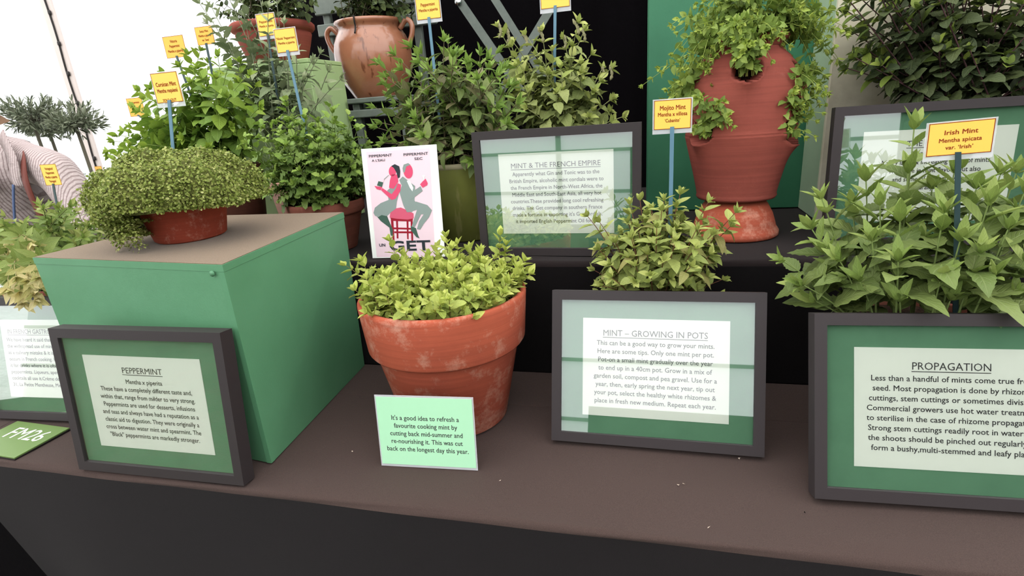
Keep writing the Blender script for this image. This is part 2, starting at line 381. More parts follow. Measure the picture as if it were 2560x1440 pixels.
# tall dark green panel box behind the strawberry pot
pl = at_y(1620, 300, 1.96)[0]
gp = thing('tall_plinth', 'tall dark green painted plinth behind the strawberry pot', 'plinth', (.23, 2.1, Z2))
part('front_panel', gp, *bbox(pl, .5, 1.96, 1.975, Z2+.0025, 1.5, .002), M_dgreen, world=True)
part('side_panel', gp, *bbox(pl-.004, pl+.014, 1.977, 2.27, Z2+.0025, 1.5, .002), M_dgreen, world=True)
part('side_panel', gp, *bbox(.48, .5, 1.977, 2.27, Z2+.0025, 1.5, .002), M_dgreen, world=True)
part('top_board', gp, *bbox(pl-.004, .5, 1.96, 2.27, 1.502, 1.52, .002), M_dgreen, world=True)
sp = thing('pale_plinth', 'pale sage and cream plinth beside the tall dark green one', 'plinth', (.9, 1.9, Z2))
part('side_panel', sp, *bbox(.487, .502, 1.772, 1.955, Z2+.0025, 1.5, .002), M_sage, world=True)
part('front_panel', sp, *bbox(.487, 1.6, 1.755, 1.77, Z2+.0025, 1.5, .002), M_cream, world=True)
part('top_board', sp, *bbox(.487, 1.6, 1.755, 1.955, 1.502, 1.52, .002), M_cream, world=True)
# pale green box at left holding the round terracotta pot
PBY = 1.86; pbx = at_y(768, 145, PBY)[0]; pbz = .925; pbl = pbx-.42
pb = thing('pale_green_box', 'tall pale green painted box under the wide terracotta pot', 'plinth', (pbx-.2, 2.05, Z2))
part('front_panel', pb, *bbox(pbl, pbx, PBY, PBY+.015, Z2+.0025, pbz-.016, .002), M_pale, world=True)
part('side_panel', pb, *bbox(pbx-.015, pbx, PBY+.016, PBY+.235, Z2+.0025, pbz-.016, .002), M_pale, world=True)
part('side_panel', pb, *bbox(pbl, pbl+.015, PBY+.016, PBY+.235, Z2+.0025, pbz-.016, .002), M_pale, world=True)
part('top_board', pb, *bbox(pbl, pbx, PBY, PBY+.235, pbz-.015, pbz, .002), M_pale, world=True)

# bright green plinth on the lower table
FR0, BR0 = on_z(680, 1161, 0), on_z(912, 915, 0)
tFR, tFL = on_z(555, 661, .458), on_z(82, 643, .458); tBR = on_z(858, 530, .468); tBL = np.array([-1.275, 1.322, .468])
bFL = np.array([tFL[0]+.012, tFL[1]+.004, 0]); bBL = np.array([tBL[0]+.01, tBL[1], 0]); FR0[2] = BR0[2] = 0
for q in (FR0, BR0, bFL, bBL): q[2] = .003
BR0[1] = min(BR0[1], 1.32); tBR[1] = min(tBR[1], 1.322)
gb = thing('green_plinth', 'bright green painted box plinth with tan felt top', 'plinth', ((tFL[0]+tFR[0])/2, 1.08, .0012))
def panel(parent, name, A, B, C, D, th, m, inward):
    q = np.array([A, B, C, D]); n = np.asarray(inward, float); V = np.vstack([q, q+n*th])
    return part(name, parent, V, [(0, 1, 2, 3), (7, 6, 5, 4), (0, 4, 5, 1), (1, 5, 6, 2), (2, 6, 7, 3), (3, 7, 4, 0)], m, world=True)
def mixp(a, b, t): return a+(b-a)*t
k = 1-.016/.46
gF = [FR0, mixp(FR0, tFR, k), mixp(bFL, tFL, k), bFL]
panel(gb, 'front_panel', bFL, FR0, mixp(FR0, tFR, k), mixp(bFL, tFL, k), .012, M_green, (0, 1, 0))
panel(gb, 'side_panel', FR0, BR0, mixp(BR0, tBR, k), mixp(FR0, tFR, k), .012, M_green, (-1, 0, 0))
panel(gb, 'side_panel', bBL, bFL, mixp(bFL, tFL, k), mixp(bBL, tBL, k), .012, M_green, (1, 0, 0))
panel(gb, 'back_panel', BR0, bBL, mixp(bBL, tBL, k), mixp(BR0, tBR, k), .012, M_green, (0, -1, 0))
tq = np.array([tFL, tFR, tBR, tBL]); ctr = tq.mean(0); lo_ = tq+(tq-ctr)*.003; hi_ = lo_.copy(); lo_[:, 2] -= .0155; hi_[:, 2] -= .0012
part('top_board', gb, np.vstack([lo_, hi_]), [(3, 2, 1, 0), (4, 5, 6, 7), (0, 1, 5, 4), (1, 2, 6, 5), (2, 3, 7, 6), (3, 0, 4, 7)], M_green, world=True)
sh_ = ctr+(tq-ctr)*.996; s2 = sh_.copy(); sh_[:, 2] -= .0011
part('felt_top', gb, np.vstack([sh_, s2]), [(3, 2, 1, 0), (4, 5, 6, 7), (0, 1, 5, 4), (1, 2, 6, 5), (2, 3, 7, 6), (3, 0, 4, 7)], M_tan, world=True)
pg = at_y(531, 684, mixp(FR0, tFR, .93)[1]-.001)
part('filled_screw', gb, *tube([pg, pg+np.array([0, -.0015, 0])], .006, 12), M_green, True, world=True)

# ------------------------------------------------------------------ lettering
_tc = {}
def text_mesh(s, weight=0.0, font_x=1.0):
    key = (s, weight)
    if key in _tc: return _tc[key]
    cu = bpy.data.curves.new('t', 'FONT'); cu.body = s; cu.size = 1; cu.align_x = 'LEFT'; cu.resolution_u = 2; cu.offset = weight; cu.fill_mode = 'FRONT' if hasattr(cu, 'fill_mode') else cu.fill_mode
    o = bpy.data.objects.new('t', cu); COL.objects.link(o)
    dg = bpy.context.evaluated_depsgraph_get(); me = o.evaluated_get(dg).to_mesh()
    V = np.array([v.co[:] for v in me.vertices]) if len(me.vertices) else np.zeros((0, 3)); Fc = [tuple(p.vertices) for p in me.polygons]
    o.evaluated_get(dg).to_mesh_clear(); bpy.data.objects.remove(o); bpy.data.curves.remove(cu)
    _tc[key] = (V, Fc); return V, Fc
def lay_lines(lines, yoff):
    """lines: (text, centre x, baseline z, size, x-scale, underline, weight, align) -> one mesh in local x,z at y = yoff (facing -y)"""
    V = []; Fc = []
    for s, cx, bz, size, xs, ul, wt, al in lines:
        tv, tf = text_mesh(s, 0)
        if not len(tv): continue
        wdt = tv[:, 0].max()*size*xs; x0 = cx-wdt/2 if al == 'C' else cx
        for e_, ez_ in (((0, 0),) if wt <= 0 else ((-wt, -wt), (wt, wt), (-wt, wt), (wt, -wt))):
            n = len(V); V += [(x0+(a[0]*xs+e_)*size, yoff-.00002*(e_ > 0)-.00001*(ez_ > 0), bz+(a[1]+ez_)*size) for a in tv]; Fc += [tuple(i+n for i in f) for f in tf]
        if ul:
            n = len(V); V += [(x0, yoff, bz-.22*size), (x0+wdt, yoff, bz-.22*size), (x0+wdt, yoff, bz-.15*size), (x0, yoff, bz-.15*size)]; Fc.append((n, n+1, n+2, n+3))
    return V, Fc
def text_width(s, size, xs, wt=0): v = text_mesh(s, 0)[0]; return v[:, 0].max()*size*xs

# ------------------------------------------------------------------ picture frames
FW, FH, FB, FT = .4297, .3283, .0205, .033; SW, SH = .297, .210
FRAMES = {}
def frame(label, x, y, z, yaw, lean, head, lines, base0=.272, pitch=.0845, fill=.84, hfill=None, left=None, hsize=.0185, narrow=0):
    d = FT*math.sin(max(0, lean))+.0015; k = d/(CH-z)
    x -= k*x; y -= k*y; z += d
    t = thing('picture_frame', label, 'picture frame', (x, y, z), 'black framed information panels', (-lean, 0, yaw))
    b = FB; W_, H_ = FW-narrow, FH; SW = .297-narrow
    FRAMES[head] = ((Matrix.Translation((x, y, z)) @ Matrix.Rotation(yaw, 4, 'Z') @ Matrix.Rotation(-lean, 4, 'X')).inverted(), W_, H_)
    def rail(a, c, e, g):   # outer a->c, inner e->g
        V = [(p[0], yy, p[1]) for yy in (0, FT) for p in (a, c, g, e)]
        part('frame_rail', t, V, [(0, 1, 2, 3), (7, 6, 5, 4), (0, 4, 5, 1), (1, 5, 6, 2), (2, 6, 7, 3), (3, 7, 4, 0)], M_frame)
    O = [(0, 0), (W_, 0), (W_, H_), (0, H_)]; I = [(b, b), (W_-b, b), (W_-b, H_-b), (b, H_-b)]
    for i in range(4): j = (i+1) % 4; rail(O[i], O[j], I[i], I[j])
    part('mount_board', t, *box(b, W_-b, .0095, .014, b, H_-b), M_mount)
    part('backing_board', t, *box(b, W_-b, .0145, .03, b, H_-b), M_black)
    cx, cz = W_/2, H_/2
    sheet = part('printed_sheet', t, *box(cx-SW/2, cx+SW/2, .0085, .0094, cz-SH/2, cz+SH/2), M_paper)
    ztop = cz+SH/2; sz = SH*pitch*.80
    widths = [text_width(s, sz, 1) for s in lines]; xs = SW*fill/max(widths) if not left else .249/text_width('garden soil, compost and pea gravel. Use for a', sz, 1)
    L = []
    if head:
        hx = .86
        if hfill: hx = hfill*SW/text_width(head, hsize, 1)
        L.append((head, cx if not left else cx-SW/2+left[0]+.006, ztop-SH*.178, hsize, hx, True, 0, 'C' if not left else 'L'))
    for i, s in enumerate(lines):
        L.append((s, cx if not left else cx-SW/2+left[0], ztop-SH*(base0+pitch*i), sz, xs, False, .008, 'C' if not left else 'L'))
    V, Fc = lay_lines(L, .0082); part('lettering', sheet, V, Fc, M_ink)
    part('glass', t, [(b, .004, b), (W_-b, .004, b), (W_-b, .004, H_-b), (b, .004, H_-b)], [(0, 1, 2, 3)], M_glass)
    return t
frame('black frame reading MINT GROWING IN POTS on green mount', -.202, 1.0136, 0, -.008, .301, 'MINT – GROWING IN POTS',
      ['This can be a good way to grow your mints.', 'Here are some tips. Only one mint per pot.', 'Pot-on a small mint gradually over the year', 'to end up in a 40cm pot. Grow in a mix of', 'garden soil, compost and pea gravel. Use for a', 'year, then, early spring the next year, tip out', 'your pot, select the healthy white rhizomes &', 'place in fresh new medium. Repeat each year.'], hfill=.715)
frame('black frame reading PEPPERMINT leaning against the green plinth', -1.2417, .7637, 0, .014, .121, 'PEPPERMINT',
      ['Mentha x piperita', 'These have a completely different taste and,', 'within that, range from milder to very strong.', 'Peppermints are used for desserts, infusions', 'and teas and always have had a reputation as a', 'classic aid to digestion. They were originally a', 'cross between water mint and spearmint. The', '"Black" peppermints are markedly stronger.'], fill=.83, hfill=.345, base0=.29, pitch=.084)
frame('black frame reading PROPAGATION in front of the Irish mint', .2977, .8975, 0, .042, .315, 'PROPAGATION',
      ['Less than a handful of mints come true from', 'seed. Most propagation is done by rhizome', 'cuttings, stem cuttings or sometimes division.', 'Commercial growers use hot water treatment', 'to sterilise in the case of rhizome propagation.', 'Strong stem cuttings readily root in water. All', 'the shoots should be pinched out regularly to', 'form a bushy,multi-stemmed and leafy plant.'], fill=.87, hfill=.40, base0=.275, pitch=.083)
frame('black frame reading MINT & THE FRENCH EMPIRE on the upper step', -.4467, 1.3938, Z2, -.046, .012, 'MINT & THE FRENCH EMPIRE',
      ['Apparently what Gin and Tonic was to the', 'British Empire, alcoholic mint cordials were to', 'the French Empire in North-West Africa, the', 'Middle East and South-East Asia, all very hot', 'countries.These provided long cool refreshing', 'drinks. The Get company in southern France', "made a fortune in exporting it's Get cordials.", 'it imported English Peppermint Oil for the'], fill=.83, hfill=.785)
frame('black frame on the upper step partly hidden by Irish mint leaves', .4289, 1.4593, Z2, -.046, .075, 'THE FLAVOURS',
      ['Mentha x piperita', 'A very large & increasing range of mints.', 'These are in mint flavour but also', 'and some of their strawberry,', 'as naturally flavoured', 'use are on mono'], fill=.73, hfill=.4, base0=.28, pitch=.092)
frame('black frame reading IN FRENCH GASTRONOMY beyond the green plinth', -1.742, .916, 0, .06, .2, 'IN FRENCH GASTRONOMY',
      ['We have heard it said that there', 'the widespread use of mint in', 'as a culinary mistake & it is true', 'occurs in French cooking. However', 'it for drinks where it is often used', 'peppermints. Liqueurs, apertifs', 'cocktails all use it.Crème de Menthe', '31, La Petite Mentheuse, Menthe'], base0=.275, pitch=.083, left=(.014, 1), hsize=.0175, narrow=.066)

# green note card leaning on the terracotta pot
cb = on_z(955, 1163, 0); cyaw = .06; clean = .12
nc = thing('note_card', 'pale mint green printed note leaning on the large terracotta pot', 'sign', (cb[0]+.004, cb[1]-.004, .0035), None, (-clean, 0, cyaw))
cw, chh = .206, .1555
part('plastic_sleeve', nc, *box(-.003, cw+.003, .0012, .002, -.0015, chh+.004), M_sleeve)
ncard = part('card', nc, *box(0, cw, .0002, .0011, .004, chh), M_mintcard)
nl = ["It's a good idea to refresh a", 'favourite cooking mint by', 'cutting back mid-summer and', 're-nourishing it. This was cut', 'back on the longest day this year.']
sz = .0148; xs = .178/text_width(nl[4], sz, 1)
V, Fc = lay_lines([(s, cw/2, chh-.05-.0175*i, sz, xs, False, .008, 'C') for i, s in enumerate(nl)], 0); part('lettering', ncard, V, Fc, M_ink)

# FM26 flat card at the left end
A, B_, C_ = on_z(36, 1146, .006), on_z(202, 1055, .006), on_z(82, 1050, .006)
ex = (A-on_z(0, 1144.5, .006)); ey = B_-A; ey /= np.linalg.norm(ey); ex = np.array([ey[1], -ey[0], 0])
fm = thing('stand_number_card', 'lime green stand number card reading FM26 lying on the table', 'sign', (A[0], A[1], .0015), None, (0, 0, math.atan2(ex[1], ex[0])))
ln = .128; wd = .19
fcard = part('card', fm, *bbox(-wd, 0, 0, ln, .0022, .0058, .0005), M_limecard)
part('card_backing', fm, *bbox(-wd-.002, .002, -.002, ln+.002, 0, .0022, .0005), M_black)
tv, tf = text_mesh('FM26', 0); sx = .125/tv[:, 0].max()
part('lettering', fcard, [(-.148+a[0]*sx, .062+a[1]*.062, .0060) for a in tv], tf, M_white)

# ------------------------------------------------------------------ poster
pw, ph = .218, .305
po = thing('poster', 'pink vintage style drinks poster of a seated couple behind the large pot', 'poster', (-.7654, 1.3618, Z2+.002), None, (-.108, 0, .055))
M_pink = mat('pale_pink_print', (232, 206, 216), .7, .2); M_skin = mat('hot_pink_print', (214, 78, 112), .7, .2); M_gg = mat('grey_green_print', (134, 148, 144), .7, .2)
M_dk = mat('dark_slate_print', (44, 52, 58), .7, .2); M_red = mat('crimson_print', (150, 26, 46), .7, .2); M_dgp = mat('dark_green_print', (64, 92, 80), .7, .2); M_rose = mat('rose_print', (206, 90, 116), .7, .2)
part('board', po, *bbox(0, pw, .001, .004, 0, ph, .0005), M_white)
A0 = np.array([105, 155.]); U = np.array([840, -70.]); Vv = np.array([125, 1235.]); Mi = np.linalg.inv(np.array([U, Vv]).T)
def pp(x, y): u, v = Mi@(np.array([x, y])-A0); return u*pw, ph*(1-v)
PIC = None
def flat(name, poly, m, lay, smooth=True):
    P2 = [pp(*q) for q in poly]
    return part(name, PIC or po, [(a, .0009-.00012*lay, b) for a, b in P2], [tuple(range(len(P2)))], m)
PIC = flat('picture', [(165, 185), (872, 128), (960, 1330), (280, 1372)], M_pink, 1)
def ell(cx, cy, rx, ry, rot=0, n=20):
    c, s = math.cos(rot), math.sin(rot); return [(cx+rx*math.cos(a)*c-ry*math.sin(a)*s, cy+rx*math.cos(a)*s+ry*math.sin(a)*c) for a in np.linspace(0, 2*math.pi, n, endpoint=False)]
# stool
for a in ([(445, 930), (475, 930), (490, 1170), (468, 1170)], [(505, 930), (528, 930), (535, 1140), (515, 1140)], [(625, 925), (648, 925), (652, 1145), (635, 1140)], [(672, 930), (696, 925), (705, 1165), (684, 1165)]): flat('stool_leg', a, M_red, 3)
for a in ([(480, 1015), (690, 1010), (690, 1030), (482, 1035)], [(485, 1060), (690, 1050), (690, 1072), (487, 1080)], [(440, 905), (700, 900), (695, 938), (450, 942)]): flat('stool_rail', a, M_red, 4)
flat('cushion', [(432, 905), (440, 850), (490, 800), (560, 785), (640, 815), (705, 845), (708, 900), (640, 918), (520, 915)], M_rose, 5)
# woman
flat('dress', [(245, 860), (262, 800), (330, 745), (420, 705), (405, 600), (440, 570), (520, 520), (545, 600), (515, 720), (505, 800), (440, 850), (400, 890), (340, 880), (300, 905), (262, 890)], M_gg, 6)
flat('leg', [(268, 880), (400, 880), (420, 930), (470, 1040), (468, 1115), (445, 1110), (430, 1020), (330, 950)], M_dgp, 5)
flat('head', ell(465, 385, 42, 58, .1), M_skin, 7); flat('neck', [(455, 420), (520, 420), (530, 500), (480, 580), (425, 570), (435, 490)], M_skin, 7)
flat('hair', [(450, 330), (490, 308), (540, 330), (552, 380), (548, 450), (525, 460), (510, 400), (480, 350)], M_dk, 8)
flat('arm', [(525, 515), (560, 530), (555, 600), (500, 690), (455, 705), (335, 600), (350, 575), (455, 640), (500, 580)], M_skin, 8)
flat('hand', [(258, 555), (300, 560), (350, 565), (330, 600), (285, 590)], M_skin, 8); flat('glass', [(310, 465), (370, 480), (345, 565), (288, 548)], M_pink, 8); flat('drink', [(305, 500), (360, 512), (345, 565), (288, 548)], M_dgp, 9)
flat('straw', [(365, 478), (420, 428), (424, 433), (369, 483)], M_gg, 9)
# man
flat('jacket', [(540, 480), (580, 440), (650, 490), (720, 540), (715, 700), (730, 720), (690, 830), (630, 835), (590, 760), (545, 620), (570, 540)], M_gg, 7)
flat('shirt', [(625, 485), (660, 480), (700, 560), (690, 600), (660, 560)], M_white, 8)
flat('sleeve', [(570, 560), (640, 640), (680, 610), (780, 540), (805, 590), (680, 690), (620, 660)], M_gg, 9)
flat('hand', [(775, 520), (800, 490), (835, 455), (860, 505), (855, 525), (805, 555)], M_skin, 9); flat('wine_glass', [(795, 420), (830, 418), (822, 450), (818, 480), (810, 450)], M_white, 9)
flat('head', ell(640, 380, 52, 80, -.12), M_skin, 8); flat('hair', [(578, 350), (590, 310), (640, 292), (665, 310), (620, 330), (600, 400), (585, 390)], M_gg, 9)
flat('trousers', [(690, 820), (730, 710), (860, 745), (912, 800), (880, 880), (820, 960), (782, 1025), (745, 1020), (770, 930), (820, 850), (790, 850), (740, 960), (715, 1010), (685, 995), (720, 880), (745, 800)], M_gg, 8)
flat('shoe', [(675, 990), (735, 1010), (760, 1090), (778, 1125), (740, 1110), (680, 1040)], M_dgp, 9)
L = []
def ptxt(s, x, y, h, wpx, wt): 
    a, b = pp(x, y); size = h/1235*ph*1.35; L.append((s, a, b, size, (wpx/850*pw)/text_width(s, size, 1, wt), False, wt, 'L'))
ptxt('PIPPERMINT', 196, 245, 30, 265, .012); ptxt("A L'EAU", 232, 290, 26, 150, .012); ptxt('PIPPERMINT', 586, 218, 30, 275, .012); ptxt('SEC', 708, 258, 28, 92, .012); ptxt('UN', 312, 1245, 34, 72, .03)
V, Fc = lay_lines(L, -.0004); part('lettering', PIC, V, Fc, M_dk)
L = []; ptxt('GET', 430, 1288, 115, 480, .03); V, Fc = lay_lines(L, -.0004); part('large_lettering', PIC, V, Fc, M_dk)

# ------------------------------------------------------------------ yellow plant labels
STAKES = []; CARDS = []
def plant_label(desc, px, py, y, wpx, hpx, lines, foot_px, foot_y, foot_z, card=None, stake=None, tilt=0., sleeve=True, yaw=0., ink=None, group=None, foot=None):
    """card centred on the pixel at depth plane y, stake running to foot_z"""
    c = at_y(px, py, y); s = depth(c)/F; w_, h_ = wpx*s*.985, hpx*s*1.03
    ft = at_y(foot_px, foot_y, y); f3 = np.array([ft[0], ft[1], ft[2]]); dirv = c-f3; f3 = f3-dirv/dirv[2]*(f3[2]-foot_z) if foot_z < f3[2] else f3
    if foot is not None: f3 = np.asarray(foot, float)
    t = thing('plant_label', desc, 'plant label', f3, 'yellow plant name labels')
    top = c+np.array([0, 0, -h_*.42]); a, b = f3-f3, top-f3
    STAKES.append((f3+np.array([0, -.0025, 0]), top+np.array([0, -.0025, 0])))
    wv = .0042
    V = []
    for q in (a, b):
        for dx, dy in ((-wv, -.001), (wv, -.001), (wv, .001), (-wv, .001)): V.append(q+np.array([dx, dy-.0025, 0]))
    part('stake', t, V, [(3, 2, 1, 0), (4, 5, 6, 7), (0, 1, 5, 4), (1, 2, 6, 5), (2, 3, 7, 6), (3, 0, 4, 7)], stake or M_stake)
    CARDS.extend([(c+np.array([-w_*.54, 0, h_*q]), c+np.array([w_*.54, 0, h_*q])) for q in np.linspace(-.66, .54, 10)])
    R = Matrix.Rotation(yaw, 4, 'Z') @ Matrix.Rotation(tilt, 4, 'Y'); o0 = Vector(c-f3)
    def put(name, VF, m, par=None):
        V, Fc = VF; return part(name, par or t, [tuple(R@Vector(v)+o0) for v in V], Fc, m)
    if sleeve: put('plastic_sleeve', box(-w_*.54, w_*.54, .0006, .0014, -h_*.66, h_*.54), M_sleeve)
    card_o = put('card', box(-w_/2, w_/2, -.0006, .0004, -h_/2, h_/2), card or M_ycard)
    e = .0011
    for bx_ in ((-w_/2, w_/2, h_/2-e, h_/2), (-w_/2, w_/2, -h_/2, -h_/2+e), (-w_/2, -w_/2+e, -h_/2, h_/2), (w_/2-e, w_/2, -h_/2, h_/2)):
        put('border_line', box(bx_[0], bx_[1], -.0008, -.0005, bx_[2], bx_[3]), ink or M_redink, card_o)
    LL = []
    n = len(lines)
    for i, (s_, wf, hf, zf) in enumerate(lines):
        size = h_*hf; LL.append((s_, 0, h_*zf, size, w_*wf/text_width(s_, size, 1), False, .012, 'C'))
    if LL: put('lettering', lay_lines(LL, -.0010), ink or M_redink, card_o)
    return t
plant_label('yellow label reading Irish Mint standing in the leafy Irish mint', 2400, 345, 1.07, 140, 78, [('Irish Mint', .52, .2, .13), ('Mentha spicata', .66, .18, -.10), ("var. ‘Irish’", .42, .17, -.32)], 2390, 700, .222, stake=M_stakeg, tilt=-.045, yaw=-.03)
plant_label('yellow label reading Mojito Mint standing in the small mojito mint', 1681, 286, 1.22, 90, 68, [('Mojito Mint', .7, .22, .16), ('Mentha x villosa', .8, .19, -.05), ('‘Cubanito’', .42, .17, -.26)], 1677, 490, .23)
plant_label('yellow label reading Corsican Mint SOLD OUT above the domed mint', 417, 219, 1.08, 80, 68, [('Corsican Mint', .78, .2, .05), ('Mentha requienii', .78, .19, -.16), ('SOLD OUT', .52, .13, -.46)], 432, 372, .55)
plant_label('yellow label reading Peppermint above the curly leaved mint', 715, 101, 1.5, 60, 52, [("‘Nicole’ Peppermint", .9, .15, .05), ('Mentha x piperita', .8, .15, -.15)], 745, 235, .452)
plant_label('orange label reading Peppermint against the white tent wall', 437, 117, 1.72, 62, 48, [('Vittoria', .35, .18, .2), ('Peppermint', .5, .18, -.02), ('Mentha x piperita', .75, .18, -.25)], 447, 175, .62, card=M_ocard, stake=M_stakeg, sleeve=False, foot=(at_y(585, 480, 1.68)[0]-.075, 1.715, .555))
plant_label('pale orange label behind the big leaved mint reading Swiss Mint', 512, 89, 1.75, 52, 40, [('Swiss Mint', .5, .19, .18), ('Mentha x piperita', .72, .19, -.06), ("var. 'Swiss'", .4, .18, -.3)], 522, 150, .62, card=M_ocard, stake=M_stakeg, sleeve=False, foot=(at_y(585, 480, 1.68)[0]-.04, 1.745, .555))
plant_label('orange label half hidden by leaves left of the big leaved mint', 340, 268, 1.75, 48, 42, [('Peppermint', .6, .18, .2), ('Mentha', .4, .18, -.1), ('var.', .2, .18, -.3)], 352, 330, .565, card=M_ocard, stake=M_stakeg, sleeve=False, foot=(at_y(585, 480, 1.68)[0]-.045, 1.69, .556))
plant_label('yellow label reading Variegated Peppermint in front of the striped shirt', 127, 437, 1.42, 52, 50, [('Variegated', .5, .17, .24), ('Peppermint', .52, .17, .04), ('Mentha x piperita', .74, .17, -.16), ("‘Variegata’", .45, .17, -.36)], 155, 575, .23, stake=M_stakeg, sleeve=False)
plant_label('small orange label beside the rosemary', 247, 424, 2.35, 22, 16, [('Mint', .5, .4, -.15)], 252, 470, .2, card=M_ocard, stake=M_stakeg, sleeve=False, foot=(at_y(232, 560, 2.36)[0]+.035, 2.335, .21))
plant_label('yellow label reading Peppermint in front of the wide terracotta pot', 666, 62, 1.715, 52, 48, [('Peppermint', .75, .16, .1), ('Mentha x piperita', .8, .15, -.1)], 690, 180, .62, stake=M_stakeg, foot=(at_y(752, 480, 1.69)[0]-.06, 1.73, .498))
plant_label('yellow label reading Peppermint beside the brown glazed pot', 1070, 18, 1.62, 64, 52, [('Peppermint', .6, .2, .05), ('Mentha x piperita', .8, .18, -.17)], 1082, 130, .53)
plant_label('yellow label mostly above view over the spiky apple mint', 1387, -16, 1.7, 74, 62, [('Mint', .4, .2, .1)], 1386, 130, .512)

# ------------------------------------------------------------------ plants
def leaf_shape(wr, kind='mint', fold=.25, curl=.3, serr=.0, nst=9, wave=0., seed=0):
    r = random.Random(seed); ts = np.linspace(0, 1, nst); V = []; UVs = []; Fc = []
    for i, t in enumerate(ts):
        if kind == 'round': w_ = math.sin(math.pi*t**.75)**.6
        elif kind == 'lance': w_ = math.sin(math.pi*t**.8)**1.15
        elif kind == 'needle': w_ = math.sin(math.pi*t)**.5
        else: w_ = math.sin(math.pi*t**.72)**.85
        w_ = max(w_, .0)*wr/2
        if 0 < i < nst-1: w_ *= 1+serr*(1 if i % 2 else -1)
        z = -curl*t*t*.6; y = t*(1-.12*abs(curl)*t)
        wz = wave*math.sin(i*2.1+seed)
        if i in (0, nst-1): w_ = max(w_, .004)
        V += [(-w_*math.cos(fold), y, z+w_*math.sin(fold)+wz*w_), (0, y, z), (w_*math.cos(fold), y, z+w_*math.sin(fold)-wz*w_)]
        UVs += [(-1, t), (0, t), (1, t)]
    for i in range(nst-1):
        a = i*3; Fc += [(a, a+1, a+4, a+3), (a+1, a+2, a+5, a+4)]
    return np.array(V), Fc, np.array(UVs)
def unit(v): v = np.asarray(v, float); return v/(np.linalg.norm(v)+1e-12)
def frame_of(d, up, roll=0.):
    d = unit(d); n = up-d*(up@d)
    if np.linalg.norm(n) < 1e-3: n = np.array([1., 0, 0])-d*d[0]
    n = unit(n); x = np.cross(d, n); c, s = math.cos(roll), math.sin(roll)
    x, n = x*c+n*s, n*c-x*s
    return np.stack([x, d, n], 1)
STEMM = {}
def stem_mat(col):
    if col not in STEMM: STEMM[col] = mat('stem_%d_%d_%d' % col, col, .6, .3)
    return STEMM[col]
def in_frame(head, p, m=.005):
    Mi_, W_, H_ = FRAMES[head]; q = Mi_@Vector(p); return -m < q[0] < W_+m and -m < q[1] < FT+m and -m < q[2] < H_+m
def in_step(p): return p[1] > RY-.006 and p[2] < Z2+.006
def near_stake(p, d=.0062):
    for a, b in STAKES:
        e = b-a; k_ = min(1, max(0, (p-a)@e/(e@e)))
        if np.linalg.norm(p-a-e*k_) < d: return True
    return False
def clear_stems(ss, solid, push, n=40):
    """bend the control point and shift the tip along `push` until the stem runs clear of solid things and stakes"""
    out = []
    for i, (a, b, c) in enumerate(ss):
        b, c = np.array(b, float), np.array(c, float)
        for k_ in range(n):
            q = bez(a, b, c, 36)
            if any(solid(p) for p in q): b = b+np.asarray(push[0]); c = c+np.asarray(push[1])
            elif any(near_stake(p) for p in q[3:]): sg = 1 if i % 2 else -1; b = b+np.array([.006*sg, .004, 0]); c = c+np.array([.004*sg, 0, 0])
            else: break
        out.append((a, b, c))
    return out
def settle(leaves, shapes, solid=None):
    """turn a leaf about its own node when it would cut a stake or a solid thing"""
    out = []; segs = []
    for a, b in STAKES+CARDS:
        n_ = int(np.linalg.norm(b-a)/.002)+2; segs.append((np.array([a+(b-a)*t_ for t_ in np.linspace(0, 1, n_)]), np.minimum(a, b)-.12, np.maximum(a, b)+.12))
    LO, HI = np.array([q[1] for q in segs]), np.array([q[2] for q in segs])
    def bad(p, R, s, V):
        W_ = (V*s)@R.T+p
        if solid and any(solid(q) for q in W_): return True
        if not ((p >= LO) & (p <= HI)).all(1).any(): return False
        hw = np.abs(V[:, 0]).max()+.0052/s; zl, zh = V[:, 2].min()-.0022/s, V[:, 2].max()+.0022/s
        for i_ in np.nonzero(((p >= LO) & (p <= HI)).all(1))[0]:
            P_ = segs[i_][0]
            L_ = ((P_-p)@R)/s
            if ((np.abs(L_[:, 0]) < hw) & (L_[:, 1] > -.02) & (L_[:, 1] < 1.02) & (L_[:, 2] > zl) & (L_[:, 2] < zh)).any(): return True
        return False
    for (p, R, s, k_) in leaves:
        V = shapes[k_][0]; ok = not bad(p, R, s, V); R0 = R
        if not ok:
            for el in (0, .5, -.4, .9):
                for az in (.4, -.4, .8, -.8, 1.2, -1.2, 1.7, -1.7, 2.3, -2.3, 3.1):
                    d = R0[:, 1]; c_, s_ = math.cos(az), math.sin(az); d = np.array([c_*d[0]-s_*d[1], s_*d[0]+c_*d[1], d[2]+el]); R = frame_of(d, np.array([0, 0, 1.]))
                    if not bad(p, R, s, V): ok = True; break
                if ok: break
            if not ok: R = R0
        if ok or not (solid and any(solid(q) for q in (V*s)@R.T+p)): out.append((p, R, s, k_))
    return out
